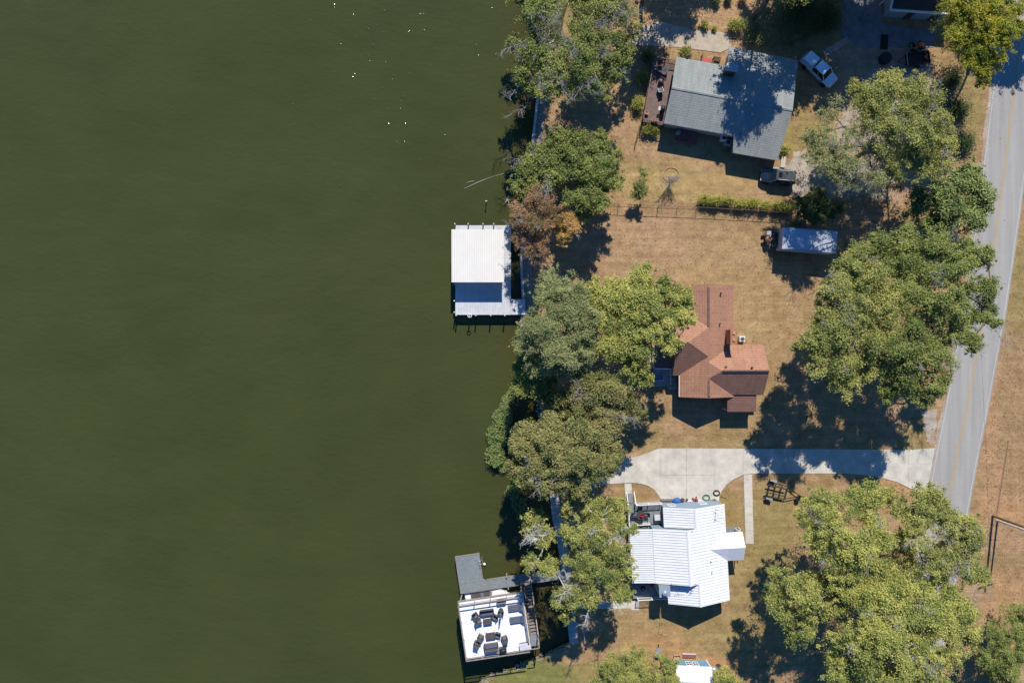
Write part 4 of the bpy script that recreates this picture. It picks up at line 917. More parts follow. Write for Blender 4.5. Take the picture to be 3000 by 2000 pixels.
# clutter against the driveway wall
def coil(name, label, px, py, r, mat, turns, z=.07, cat='hose'):
    o = thing(name, label, cat, G(px, py, z)); pts = []
    for i in range(turns * 18):
        a = i / 18 * 6.283; rr = r * (0.8 + .2 * math.sin(a * .37)); pts.append((math.cos(a) * rr + .05 * math.sin(a * .6), math.sin(a) * rr * .8, .025 + .02 * (i / 18)))
    pts += [(pts[-1][0] + .3, pts[-1][1] - .4, .03), (pts[-1][0] + 1.0, pts[-1][1] - .6, .03)]
    MB().tube(pts, .025, 5).build('coiled_hose', mat, o, smooth=True)
coil('garden_hose', 'green garden hose coiled on the driveway by the house wall', 2069, 1457, .55, 'green_hose', 4)
coil('garden_hose', 'grey hose coiled at the corner of the driveway', 2099, 1443, .5, 'dark_metal', 5)
bt = thing('tarp_bundle', 'blue tarp bundle against the white house wall', 'tarp', G(1982, 1465)); mb = MB()
rings = []
for k, (r_, z_) in enumerate([(.5, 0), (.55, .25), (.48, .5), (.3, .68), (.06, .74)]): rings.append([Vector((math.cos(t_) * r_ * random.uniform(.85, 1.15) * 1.1, math.sin(t_) * r_ * random.uniform(.85, 1.15) * .8, z_ + random.uniform(-.04, .04) * (k > 0))) for t_ in [j * 6.283 / 12 for j in range(12)]])
mb.loft(rings).build('bundle', 'blue_tarp', bt)
for lb, px, py, mt, sz in [('weathered stump-like planter beside the blue tarp', 1998, 1461, 'brown_wood', (.22, .5)), ('grey planter pot near the coiled grey hose', 2090, 1464, 'grey_concrete', (.3, .55)), ('small dark planter pot between the tarp and the red mower', 2011, 1462, 'dark_metal', (.15, .3))]:
    o = thing('planter', lb, 'planter', G(px, py, .06)); MB().lathe((0, 0, 0), [(sz[0] * .7, 0), (sz[0], sz[1]), (sz[0] * 1.08, sz[1] + .02), (sz[0] * .9, sz[1] + .02), (sz[0] * .8, sz[1] - .08)], 14).build('pot', mt, o); MB().lathe((0, 0, sz[1] - .1), [(sz[0] * .8, 0), (sz[0] * .5, .08), (.02, .1)], 12).build('soil', 'mulch', o)
mw = thing('push_mower', 'red push mower against the white house wall', 'mower', G(2036, 1462, .06), 20); MB().loft([[(-.3, -.22, .12), (.3, -.22, .12), (.3, .22, .12), (-.3, .22, .12)], [(-.28, -.2, .3), (.28, -.2, .3), (.28, .2, .3), (-.28, .2, .3)]]).build('mower_deck', 'red_paint', mw, bevel=.03)
MB().lathe((.02, 0, .3), [(.14, 0), (.14, .15), (.05, .2)], 12).build('engine', 'dark_metal', mw)
for x in (-.26, .26):
    for y in (-.25, .25): MB().lathe((x, y - .03, .1), [(.02, -.0), (.1, 0), (.1, .06), (.02, .06)], 12, 'y').build('wheel', 'rubber', mw)
MB().tube([(-.28, -.18, .25), (-.85, -.18, .85), (-.85, .18, .85), (-.28, .18, .25)], .015, 5).build('handle', 'dark_metal', mw)
pl = thing('lumber_pile', 'white plank lying along the foot of the house wall', 'plank', G(2040, 1467, .06)); MB().bb((-1.5, -.1, 0), (1.5, .1, .09)).build('plank', 'white_paint', pl)
pv = thing('pipe_bundle', 'thin dark pipes lying where the driveway curve meets the deck', 'pipes', G(1952, 1464, .06)); 
for k in range(4): MB().tube([(-.8, .12 * k - .2, .03), (.7 + .2 * k, .1 * k - .2, .03)], .025, 5).build('pipe', 'dark_metal', pv)

# --- brown-roofed house
h2 = thing('brown_house', 'brown-shingled house with crossing gables and a brick chimney', 'house', G(2080, 1000))
ox, oy = h2.location.x, h2.location.y
import bmesh
def gable(name, mat, axis, r0, r1, rc, zr_, e0, e1, ze0, ze1, clips=(), t=0.16):
    """solid gable; ridge along axis from r0 to r1 at cross position rc; eaves at cross e0/e1"""
    mb = MB(); sec = [(e0, ze0 - t), (e0, ze0), (rc, zr_), (e1, ze1), (e1, ze1 - t)]
    f = (lambda a, c, z: (a - ox, c - oy, z)) if axis == 'x' else (lambda a, c, z: (c - ox, a - oy, z))
    mb.plate([f(r0, c, z) for c, z in sec], Vector(f(r1, 0, 0)) - Vector(f(r0, 0, 0)))
    o = mb.build(name, mat, h2)
    bm = bmesh.new(); bm.from_mesh(o.data)
    for co_, no in clips:
        bmesh.ops.bisect_plane(bm, geom=bm.verts[:] + bm.edges[:] + bm.faces[:], plane_co=Vector(co_) - Vector((ox, oy, 0)), plane_no=no, clear_outer=True)
        bmesh.ops.holes_fill(bm, edges=[e for e in bm.edges if e.is_boundary])
    bmesh.ops.recalc_face_normals(bm, faces=bm.faces); bm.to_mesh(o.data); bm.free()
    return o
gable('roof', 'shingle_red_y', 'y', 7.27, -7.2, 25.0, 4.15, 21.7, 28.7, 2.6, 2.6)
gable('wing_roof', 'shingle_red_x', 'x', 20.8, 26.5, -.07, 5.35, 4.3, -4.4, 2.55, 2.55, [((25.0, 0, 4.15), Vector((.42, 0, 1)).normalized())])
gable('wing_roof', 'shingle_red_x', 'x', 23.5, 32.5, -3.7, 4.84, -.42, -6.9, 2.72, 2.72, [((25.0, 0, 4.15), Vector((-.45, 0, 1)).normalized())])
MB().slab([(27.93 - ox, -9.12 - oy, 2.3), (31.68 - ox, -9.12 - oy, 2.3), (31.66 - ox, -6.85 - oy, 2.55), (27.93 - ox, -6.85 - oy, 2.55)], .1).build('lean_to_roof', 'lean_roof', h2)
ribs('lean_to_seams', 'lean_roof', h2, (27.93 - ox, -9.12 - oy, 2.3), (27.93 - ox, -6.9 - oy, 2.55), (31.66 - ox, -6.9 - oy, 2.55), (31.68 - ox, -9.12 - oy, 2.3), .3, .03, .03)
for a, b in [((25.0, 6.9), (25.0, 1.95)), ((25.05, -4.9), (25.05, -7.0))]:
    a, b = Vector((a[0] - ox, a[1] - oy, 4.17)), Vector((b[0] - ox, b[1] - oy, 4.17))
    MB().plate([a + Vector((-.16, 0, -.05)), b + Vector((-.16, 0, -.05)), b + Vector((0, 0, .05)), a + Vector((0, 0, .05))], (0, 0, .05)).plate([a + Vector((0, 0, .05)), b + Vector((0, 0, .05)), b + Vector((.16, 0, -.05)), a + Vector((.16, 0, -.05))], (0, 0, .05)).build('ridge_vent', 'lean_roof', h2)
a, b = Vector((26.6 - ox, -3.7 - oy, 4.86)), Vector((32.4 - ox, -3.7 - oy, 4.86))
MB().plate([a + Vector((0, -.16, -.09)), b + Vector((0, -.16, -.09)), b + Vector((0, 0, .03)), a + Vector((0, 0, .03))], (0, 0, .05)).plate([a + Vector((0, 0, .03)), b + Vector((0, 0, .03)), b + Vector((0, .16, -.09)), a + Vector((0, .16, -.09))], (0, 0, .05)).build('ridge_vent', 'lean_roof', h2)
wp_ = [(22.0, 7.0), (28.4, 7.0), (28.4, -.75), (32.2, -.75), (32.2, -6.6), (28.4, -6.6), (28.4, -6.95), (22.0, -6.95), (22.0, -4.1), (21.1, -4.1), (21.1, 4.0), (22.0, 4.0)]
MB().plate([(x - ox, y - oy, -.1) for x, y in wp_], (0, 0, 2.55)).build('wall', 'brick_wall', h2)
for x in (28.1, 31.5): MB().box((x - ox, -8.95 - oy, 1.1), (.12, .12, 2.4)).build('porch_post', 'white_paint', h2)
cm = MB().bb((27.5 - ox, -.35 - oy, -.1), (28.15 - ox, 1.5 - oy, 5.2)).build('chimney', 'chimney_brick', h2)
MB().bb((27.42 - ox, -.43 - oy, 5.2), (28.23 - ox, 1.58 - oy, 5.3)).build('chimney_cap', 'chimney_brick', cm)
for y in (.05, .9): MB().bb((27.65 - ox, y - oy, 5.3), (28.0 - ox, y + .4 - oy, 5.42)).build('flue', 'clay', cm)
for px, py, z, r_ in [(2113, 858, 3.7, .09), (2052, 999, 4.3, .16), (2110, 948, 3.7, .07), (2126, 1074, 4.6, .09), (2203, 1076, 4.75, .1), (2103, 1087, 4.4, .06)]:
    g = G(px, py, z); MB().lathe((g.x - ox, g.y - oy, z - .35), [(r_, 0), (r_, .4), (r_ * 1.4, .42), (r_ * 1.4, .48), (.02, .52)], 10).build('roof_vent', 'dark_metal' if r_ != .16 else 'galvanised', h2)
for y0, y1, x in [(7.2, -7.15, 21.66)]: MB().tube([(x - ox, -4.3 - oy, 2.5), (x - ox, y1 - oy, 2.5)], .06, 6).build('gutter', 'white_paint', h2)
MB().tube([(31.5 - ox, -6.98 - oy, 2.6), (31.55 - ox, -7.2 - oy, 1.6), (31.6 - ox, -7.2 - oy, .2)], .05, 6).build('downpipe', 'white_paint', h2)
MB().tube([(18.4 - ox, -3.55 - oy, 2.45), (22.6 - ox, -3.55 - oy, 2.45)], .06, 6).build('gutter', 'white_paint', h2)
MB().slab([(18.4 - ox, -3.6 - oy, 2.42), (21.0 - ox, -3.6 - oy, 2.42), (21.0 - ox, -.4 - oy, 2.8), (18.4 - ox, -.4 - oy, 2.8)], .08).build('porch_roof', 'lean_roof', h2)
for x in (18.6, 20.8): MB().box((x - ox, -3.45 - oy, 1.2), (.12, .12, 2.4)).build('porch_post', 'white_paint', h2)
MB().bb((18.3 - ox, -6.0 - oy, -.1), (21.9 - ox, -.6 - oy, .18)).build('porch_floor', 'grey_concrete', h2)
window(h2, (25 - ox, -6.95 - oy, 1.4), 1.2, 1.1, 's', panes=2); window(h2, (28.4 - ox, 4 - oy, 1.4), 1.0, 1.1, 'e'); window(h2, (25 - ox, 7.0 - oy, 1.4), 1.2, 1.1, 'n')
ac = thing('air_conditioner', 'round-fan air conditioner next to the brick chimney', 'air conditioner', G(2170, 993)); MB().bb((-.38, -.38, 0), (.38, .38, .72)).build('cabinet', 'white_paint', ac, bevel=.05)
MB().lathe((0, 0, .722), [(.32, 0), (.32, .03), (.27, .03), (.27, .005)], 18).build('fan_ring', 'galvanised', ac); MB().lathe((0, 0, .724), [(.26, 0), (.05, .012), (.02, .02)], 18).build('fan_grille', 'dark_metal', ac)
hb_ = thing('outdoor_sofa', 'blue cushioned bench in the shade beside the brown house porch', 'bench', G(1922, 1103, .18), 0); chair('outdoor_sofa', '', 0, 0, 0, 0, None, 1.7, .8, 'siding_shed', 'galvanised', hb_)
stp = thing('concrete_step', 'pale step slab beside the brown house porch', 'step', G(1970, 1136)); MB().bb((-.55, -.15, -.1), (.55, .15, .2)).build('step_block', 'concrete', stp, bevel=.02); MB().bb((-.5, 1.05, -.1), (.2, 1.3, .28)).build('curb', 'concrete', stp); 
pk = thing('porch_edge', 'pale timber rail beside the brown house porch', 'rail', G(1962, 1110)); MB().bb((-.1, -.7, .75), (.02, 1.6, .85)).build('rail', 'white_paint', pk)
for y in (-.6, .5, 1.5): MB().bb((-.08, y - .04, -.1), (.0, y + .04, .75)).build('rail_post', 'white_paint', pk)

# --- grey-shingled house
h1 = thing('grey_house', 'grey-shingled house with a brown wooden deck facing the lake', 'house', G(2150, 300), -10.5)
RY, RZ_, SL = -1.1, 3.8, .256
z_ = lambda y: RZ_ - SL * abs(y - RY)
MB().slab([(-9.1, RY, RZ_), (6.6, RY, RZ_), (6.75, 6.1, z_(6.1)), (-2.4, 6.3, z_(6.3)), (-2.4, 3.4, z_(3.4)), (-9.05, 3.4, z_(3.4))], .14).build('roof', 'shingle_grey', h1)
MB().slab([(6.6, RY, RZ_), (-9.1, RY, RZ_), (-9.1, -5.4, z_(5.4 * -1)), (.1, -5.35, z_(-5.35)), (.5, -7.35, z_(-7.35)), (6.4, -7.3, z_(-7.3))], .14).build('roof', 'shingle_grey', h1)
MB().plate([(-9.1, RY - .18, RZ_ - .02), (6.6, RY - .18, RZ_ - .02), (6.6, RY, RZ_ + .03), (-9.1, RY, RZ_ + .03)], (0, 0, .03)).plate([(-9.1, RY, RZ_ + .03), (6.6, RY, RZ_ + .03), (6.6, RY + .18, RZ_ - .02), (-9.1, RY + .18, RZ_ - .02)], (0, 0, .03)).build('ridge_cap', 'shingle_grey', h1)
w1 = [(-8.6, 3.0), (-2.1, 3.0), (-2.1, 5.7), (6.1, 5.5), (5.9, -6.7), (.9, -6.7), (.6, -4.9), (-8.6, -4.9)]
MB().plate([(x, y, -.1) for x, y in w1], (0, 0, 1.95)).build('wall', 'siding_grey', h1)
MB().plate([(x * .99, RY + (y - RY) * .62, 1.8) for x, y in [(-8.6, 3.4), (6, 3.4), (6, -5.4), (-8.6, -5.4)]], (0, 0, 1.2)).build('upper_wall', 'siding_grey', h1)
for x in (-8.55, 5.95): MB().plate([(x, 3.0, 2.4), (x, -4.9, 2.4), (x, RY, 3.62)], (.1 if x < 0 else -.1, 0, 0)).build('gable_wall', 'siding_grey', h1)
ck = MB().bb((-2.85, 2.0, 1.0), (-1.5, 2.75, 4.6)).build('chimney', 'brown_wood', h1); MB().bb((-2.95, 1.92, 4.6), (-1.42, 2.83, 4.7)).build('chimney_cap', 'galvanised', ck)
for x, y in ((1.6, -2.6), (1.3, -1.6)): MB().lathe((x, y, z_(y) - .1), [(.09, 0), (.09, .5), (.16, .52), (.16, .6), (.02, .66)], 10).build('roof_vent', 'galvanised', h1)
MB().lathe((.8, -5.0, z_(-5) - .1), [(.05, 0), (.05, .4)], 8).build('vent_pipe', 'dark_metal', h1)
dd = MB().lathe((-7.6, 3.75, 2.95), [(.02, 0), (.18, .03), (.26, .09)], 14, 'y', 25).build('satellite_dish', 'white_paint', h1); MB().tube([(-7.6, 3.4, 2.4), (-7.6, 3.75, 2.95)], .02, 5).build('dish_arm', 'dark_metal', dd)
window(h1, (-7.2, -4.9, 1.3), 1.0, .8, 's'); window(h1, (-1.0, -4.9, 1.3), 1.0, .8, 's'); window(h1, (3.2, -6.7, 1.2), 1.4, .8, 's')
boards('deck_boards', 'wood_deck', h1, -11.75, -8.65, -5.05, 3.3, .9, 'x', .16)
MB().bb((-11.65, -4.95, -.1), (-8.7, 3.2, .85)).build('deck_skirt', 'brown_wood', h1)
railing('pickets', 'wood_deck', h1, [(-8.7, 3.25), (-11.7, 3.25), (-11.7, -5.0), (-8.9, -5.0)], .9, .95, .14, 1.7, .018, .05)
MB().bb((-6.7, -6.1, -.1), (-4.0, -5.0, .42)).build('red_stoop', 'dull_red', h1, bevel=.02); MB().bb((-6.72, -6.45, -.1), (-4.02, -6.12, .2)).build('red_stoop_step', 'dull_red', h1, bevel=.02)
MB().bb((-5.4, 3.0, -.1), (-4.0, 5.0, .3)).build('red_landing', 'red_paint', h1, bevel=.02)
for x in (-5.45, -3.9): railing('pickets', 'brown_wood', h1, [(x, 3.1), (x, 4.95)], .3, .9, .2, 1.7)
for k in range(3): MB().bb((-3.7, 3.15 + k * .75, .1), (-2.9, 3.15 + k * .75 + .6, .35 + .15 * k)).build('planter_crate', 'brown_wood', h1)
P1 = lambda x, y, z: wp(h1, x, y, z)
def pot(lb, x, y, mt='clay', s_=.25):
    o = thing('flower_pot', lb, 'flower pot', P1(x, y, .9)); MB().lathe((0, 0, 0), [(s_ * .65, 0), (s_, s_ * 1.5), (s_ * 1.1, s_ * 1.5), (s_ * .85, s_ * 1.45), (s_ * .8, s_ * 1.2)], 14).build('pot', mt, o); MB().lathe((0, 0, s_ * 1.15), [(s_ * .8, 0), (.02, .05)], 12).build('soil', 'mulch', o)
pot('clay flower pot at the deck corner over the leafy bush', -10.3, -4.7); pot('smaller clay pot beside the pot at the deck corner', -9.85, -4.65, s_=.2); pot('clay pot by the lake-side deck rail', -11.3, -3.9)
q = P1(-10.2, .6, .9); chair('deck_chair', 'dark chair in the middle of the brown wooden deck', q.x, q.y, q.z, 60, 'chairs on the brown deck', .6, .6, 'cushion', 'brown_wood')
q = P1(-10.1, -.7, .9); chair('deck_chair', 'chair beside the middle chair nearer the deck pots', q.x, q.y, q.z, 20, 'chairs on the brown deck', .6, .6, 'cushion', 'galvanised')
q = P1(-10.3, 1.9, .9); slat_table('deck_table', 'low slatted table at the shaded end of the brown deck', q.x, q.y, q.z, -10, 1.4, .8, .7, 'dark_metal')
gg = thing('gas_grill', 'black gas grill on the brown deck against the grey roof edge', 'grill', P1(-9.35, -3.2, .9), -10); MB().bb((-.3, -.25, .1), (.3, .25, .75)).build('cart', 'black_metal', gg); MB().lathe((0, -.33, .78), [(.05, 0), (.27, .0), (.27, .66), (.05, .66)], 12, 'y').build('hood', 'black_metal', gg, smooth=True); MB().bb((-.62, -.25, .7), (-.34, .25, .75)).build('side_shelf', 'galvanised', gg)
for lb, px, py, sz, mt in [('white air conditioner box against the shaded grey house wall', 2116, 409, (.7, .65, .8), 'white_paint'), ('pale heat pump with a blue fan in the shade of the grey house', 2129, 421, (.9, .75, .7), 'galvanised')]:
    o = thing('outdoor_unit', lb, 'air conditioner', G(px, py), -10); MB().bb((-sz[0] / 2, -sz[1] / 2, 0), (sz[0] / 2, sz[1] / 2, sz[2])).build('cabinet', mt, o, bevel=.03); MB().lathe((0, 0, sz[2] + .002), [(.24, 0), (.24, .03), (.18, .03), (.02, .01)], 14).build('fan', 'dark_metal', o)
tk = thing('water_tank', 'small blue-grey drum against the shaded grey house wall', 'drum', G(1984, 392)); MB().lathe((0, 0, 0), [(.28, 0), (.3, .1), (.3, .8), (.26, .88), (.05, .9)], 14).build('drum', 'siding_blue', tk, smooth=True)
er_ = thing('edging_ring', 'ring of pink edging stones around the bare small tree', 'edging', G(1966, 512))
for k in range(26):
    a = k / 26 * 6.283; MB().box((math.cos(a) * 1.05, math.sin(a) * .95, .04), (.22, .11, .1), math.degrees(a) + 90).build('edging_stone', 'clay', er_)

# --- dark roofed house at the top
h0 = thing('dark_roof_house', 'dark-roofed house with white fascia deep in tree shade', 'house', G(2680, -10), -4)
MB().bb((-4.0, -3.0, -.1), (4.0, 6.5, 2.6)).build('wall', 'siding_grey', h0)
MB().slab([(-4.4, -3.3, 2.8), (4.4, -3.3, 2.8), (4.4, 1.6, 4.3), (-4.4, 1.6, 4.3)], .15).build('roof', 'dark_roofing', h0); MB().slab([(-4.4, 7, 2.8), (4.4, 7, 2.8), (4.4, 1.6, 4.3), (-4.4, 1.6, 4.3)], .15).build('roof', 'dark_roofing', h0)
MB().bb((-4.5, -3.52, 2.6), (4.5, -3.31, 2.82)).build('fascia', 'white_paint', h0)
MB().plate([(-4.58, -3.4, 2.6), (-4.58, 1.6, 4.1), (-4.58, 1.6, 4.36), (-4.58, -3.4, 2.86)], (.17, 0, 0)).build('fascia', 'white_paint', h0)
for x in (-1.5, 1.8): MB().bb((x, -3.1, .0), (x + .9, -3.02, 2.1)).build('door', 'brown_wood', h0)
sp = thing('porch_canopy', 'white corrugated canopy beside the dark roofed house', 'canopy', G(2545, -5), -4)
MB().slab([(-2.0, -1.0, 2.3), (1.6, -1.0, 2.3), (1.6, 1.6, 2.6), (-2.0, 1.6, 2.6)], .06).build('canopy_roof', 'white_metal', sp)
ribs('canopy_ribs', 'rib_line', sp, (-2.0, -1.0, 2.3), (-2.0, 1.6, 2.6), (1.6, 1.6, 2.6), (1.6, -1.0, 2.3), .25, .06, .04)
for x in (-1.85, 1.45):
    for y in (-.85, 1.45): MB().bb((x - .05, y - .05, 0), (x + .05, y + .05, 2.33 if y < 0 else 2.5)).build('post', 'white_paint', sp)
fr = thing('covered_grill', 'grey covered grill on the shaded patio', 'grill', G(2527, 58)); MB().loft([[(-.5, -.4, 0), (.5, -.4, 0), (.5, .4, 0), (-.5, .4, 0)], [(-.42, -.33, .9), (.42, -.33, .9), (.42, .33, .9), (-.42, .33, .9)], [(-.3, -.15, 1.1), (.3, -.15, 1.1), (.3, .15, 1.1), (-.3, .15, 1.1)]]).build('cover', 'cushion', fr, bevel=.05)
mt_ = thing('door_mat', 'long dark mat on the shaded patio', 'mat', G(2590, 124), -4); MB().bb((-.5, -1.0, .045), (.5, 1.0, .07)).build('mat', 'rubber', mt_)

# --- blue and white shed, propane tank, yard bits
sh = thing('garden_shed', 'small white-roofed shed with blue wall and white windows', 'shed', G(2020, 1965), -2.5)
MB().bb((-2.2, -2.0, -.1), (2.2, 1.5, 2.0)).build('wall', 'siding_shed', sh)
MB().slab([(-2.35, 1.62, 2.02), (2.35, 1.62, 2.02), (2.35, -.2, 2.55), (-2.35, -.2, 2.55)], .07).build('roof', 'white_metal', sh); MB().slab([(-2.35, -2.2, 2.02), (2.35, -2.2, 2.02), (2.35, -.2, 2.55), (-2.35, -.2, 2.55)], .07).build('roof', 'white_metal', sh)
window(sh, (-.45, 1.5, 1.1), .62, 1.0, 'n'); window(sh, (.45, 1.5, 1.1), .62, 1.0, 'n')
for x in (-2.2, 2.2): MB().bb((x - .06, 1.5, -.1), (x + .06, 1.56, 2.0)).build('corner_board', 'white_paint', sh)
for x in (-2.2, 2.2): MB().plate([(x - .05, 1.5, 1.98), (x - .05, -2.0, 1.98), (x - .05, -.2, 2.46)], (.1, 0, 0)).build('gable_wall', 'siding_shed', sh)
pt = thing('propane_tank', 'grey horizontal propane tank beside the small shed', 'propane tank', G(2083, 1975), -8)
MB().lathe((0, 0, .75), [(.02, -1.5), (.25, -1.45), (.42, -1.25), (.46, -1.0), (.46, 1.0), (.42, 1.25), (.25, 1.45), (.02, 1.5)], 18, 'y').build('tank', 'galvanised', pt, smooth=True)
for y in (-.8, .8): MB().bb((-.3, y - .1, 0), (.3, y + .1, .4)).build('saddle', 'grey_concrete', pt)
MB().lathe((0, 0, 1.2), [(.15, 0), (.15, .16), (.03, .2)], 10).build('valve_dome', 'dark_metal', pt)
bd = thing('board_stack', 'stack of reddish boards against the shed wall', 'boards', G(2018, 1920), -2)
for k in range(5): MB().bb((-.85, -.3 + k * .13, 0), (.95, -.18 + k * .13, .1 + .05 * (k % 2))).build('board', 'dull_red' if k < 4 else 'pale_deck', bd)
ct = thing('clutter_crate', 'open pale crate of odds and ends next to the reddish boards', 'crate', G(1983, 1923), 4)
for a_, b_ in (((-.45, -.35, 0), (.45, -.3, .3)), ((-.45, .3, 0), (.45, .35, .3)), ((-.45, -.29, 0), (-.4, .29, .3)), ((.4, -.29, 0), (.45, .29, .3)), ((-.39, -.29, 0), (.39, .29, .04))): MB().bb(a_, b_).build('crate_side', 'tan_cardboard', ct)
wb = thing('wheelbarrow', 'grey wheelbarrow standing in the red soil', 'wheelbarrow', G(1925, 1905), 80)
MB().loft([[(-.4, -.22, .3), (.35, -.15, .3), (.35, .15, .3), (-.4, .22, .3)], [(-.6, -.36, .62), (.6, -.26, .62), (.6, .26, .62), (-.6, .36, .62)]]).build('tray', 'galvanised', wb)
MB().lathe((.75, -.04, .2), [(.05, 0), (.2, 0), (.2, .08), (.05, .08)], 14, 'y').build('wheel', 'rubber', wb)
for s__ in (-1, 1): MB().tube([(.75, s__ * .06, .2), (-.3, s__ * .22, .3), (-1.1, s__ * .28, .55)], .02, 5).build('handle', 'weathered_wood', wb); MB().tube([(-.3, s__ * .22, .3), (-.4, s__ * .25, 0)], .018, 5).build('leg', 'dark_metal', wb)
br_ = thing('barrel_smoker', 'dark barrel lying beside the wheelbarrow and shed', 'barrel', G(1944, 1938), 0); MB().lathe((0, 0, .32), [(.05, -.4), (.3, -.4), (.3, .4), (.05, .4)], 14, 'x').build('drum', 'dark_metal', br_)
for x in (-.3, .3): MB().bb((x - .05, -.25, 0), (x + .05, .25, .12)).build('foot', 'brown_wood', br_)
ty = thing('planter_tub', 'round dark tub right of the propane tank', 'tub', G(2103, 1949)); MB().lathe((0, 0, 0), [(.28, 0), (.36, .3), (.38, .3), (.3, .24)], 16).build('tub', 'dark_metal', ty); MB().lathe((0, 0, .2), [(.31, 0), (.02, .04)], 14).build('soil', 'mulch', ty)

# --- covered boat dock
bd1 = thing('covered_dock', 'pale plank boat dock with a cream metal roof', 'dock', G(1400, 790))
boards('deck_boards', 'pale_deck', bd1, -2.95, 3.5, 4.75, 5.8, .6, 'y', .2); boards('deck_boards', 'pale_deck', bd1, 3.51, 4.4, -3.94, 5.8, .6, 'x', .2)
boards('deck_boards', 'pale_deck', bd1, -2.95, 3.5, -3.94, 4.74, .58, 'y', .2); boards('deck_boards', 'pale_deck', bd1, -2.95, 4.4, -6.02, -3.95, .6, 'y', .2); boards('gangway_boards', 'pale_deck', bd1, 4.42, 6.3, -6.0, -3.97, .62, 'y', .2)
MB().bb((-2.93, -5.98, .34), (4.38, -5.9, .555)).bb((-2.93, 5.7, .34), (4.38, 5.78, .555)).bb((-2.93, -5.89, .34), (-2.85, 5.69, .535)).bb((4.3, -5.89, .34), (4.38, 5.69, .535)).bb((4.4, -5.95, .36), (6.28, -5.87, .57)).bb((4.4, -4.1, .36), (6.28, -4.02, .57)).build('joist_frame', 'weathered_wood', bd1)
zt1 = 3.03
MB().slab([(-3.25, 4.88, zt1), (3.5, 4.88, zt1), (3.5, -1.92, zt1 - .12), (-3.25, -1.92, zt1 - .12)], .05).build('roof', 'cream_metal', bd1)
ribs('roof_ribs', 'cream_rib', bd1, (-3.25, -1.92, zt1 - .12), (3.5, -1.92, zt1 - .12), (3.5, 4.88, zt1), (-3.25, 4.88, zt1), .25, .04, .03)
MB().bb((-3.1, -1.8, 2.62), (-2.98, 4.75, 2.82)).bb((3.2, -1.8, 2.62), (3.32, 4.75, 2.82)).bb((-2.97, 1.3, 2.66), (3.19, 1.42, 2.84)).build('roof_beam', 'weathered_wood', bd1)
for x in (-2.85, 3.25):
    for y in (-1.7, 1.4, 4.6): MB().bb((x - .06, y - .06, .6), (x + .06, y + .06, 2.64)).build('roof_post', 'white_paint', bd1)
for x, y in [(-2.95, 5.88), (-1.2, 5.88), (.75, 5.88), (2.15, 5.88), (-2.8, -6.12), (-1.05, -6.12), (-.2, -6.12), (1.75, -6.12), (3.6, -6.12), (-3.05, -4.2), (-3.05, -5.7), (-3.05, -2.0), (4.3, 5.88)]:
    MB().tube([(x, y, -2.2), (x, y, 1.5 if y > 5 else 1.35)], .09, 8).build('piling', 'pale_bark', bd1)
lo = thing('white_ring_buoy', 'white ring hanging on the outer piling of the covered dock', 'ring buoy', wp(bd1, -1.0, -6.15, .9)); MB().tube([(math.cos(a) * .25, math.sin(a) * .25, .55) for a in [k * 6.283 / 16 for k in range(17)]], .05, 6, False).build('ring', 'white_paint', lo, smooth=True)
# --- grey L dock and roof-deck boathouse
OR = G(1450, 1830)
dk = thing('grey_dock', 'grey L-shaped composite dock reaching from the walkway', 'dock', OR, 8.4)
boards('deck_boards', 'grey_deck', dk, -3.85, -.72, 6.18, 9.78, .3, 'x', .15); boards('deck_boards', 'grey_deck', dk, -3.85, 10.3, 4.92, 6.16, .3, 'y', .15)
MB().plate([(-.71, 6.17, .26), (-.25, 6.17, .26), (-.71, 6.55, .26)], (0, 0, .045)).build('corner_board', 'grey_deck', dk)
MB().bb((-3.9, 9.78, .0), (-.68, 9.84, .33)).bb((-.7, 6.5, 0), (-.64, 9.77, .33)).bb((-.2, 6.18, 0), (8.8, 6.24, .33)).bb((-3.91, 4.9, 0), (-3.86, 9.77, .33)).bb((-3.8, 4.85, 0), (10.2, 4.9, .3)).build('edge_board', 'weathered_wood', dk)
for x, y in [(-3.7, 9.6), (-.9, 9.6), (-3.7, 5.2), (-.9, 6.6), (2.5, 6.34), (5.5, 6.34), (2.5, 4.75), (5.5, 4.75), (8.2, 6.34)]: MB().tube([(x, y, -2.2), (x, y, .7 if y in (6.34, 4.75) else .25)], .09, 8).build('piling', 'weathered_wood', dk)
MB().tube([(-.75, 8.6, .3), (-.75, 8.6, 1.0), (-.45, 8.6, 1.0), (-.4, 8.6, -.9)], .03, 6).tube([(-.75, 9.05, .3), (-.75, 9.05, 1.0), (-.45, 9.05, 1.0), (-.4, 9.05, -.9)], .03, 6).build('swim_ladder', 'galvanised', dk)
bh = thing('roof_deck_boathouse', 'two-level boathouse with a white roof deck and stairs', 'boathouse', OR, 8.4)
ZD = 3.2
MB().bb((-3.95, -2.4, ZD - .12), (4.4, 4.82, ZD)).build('roof_deck', 'white_membrane', bh)
MB().bb((-4.05, -2.52, ZD - .4), (4.5, -2.41, ZD + .03)).bb((-4.05, 4.83, ZD - .4), (4.5, 4.94, ZD + .03)).bb((-4.06, -2.4, ZD - .4), (-3.96, 4.82, ZD + .03)).bb((4.41, -2.4, ZD - .4), (4.5, 4.82, ZD + .03)).build('rim_beam', 'weathered_wood', bh)
for x in (-3.8, 0.2, 4.2):
    for y in (-2.2, 1.2, 4.6): MB().tube([(x, y, -2.2), (x, y, ZD - .13)], .12, 8).build('piling', 'weathered_wood', bh)
for x in (-3.8, .2, 4.2): MB().bb((x - .08, -2.38, ZD - .4), (x + .08, 4.8, ZD - .13)).build('beam', 'weathered_wood', bh)
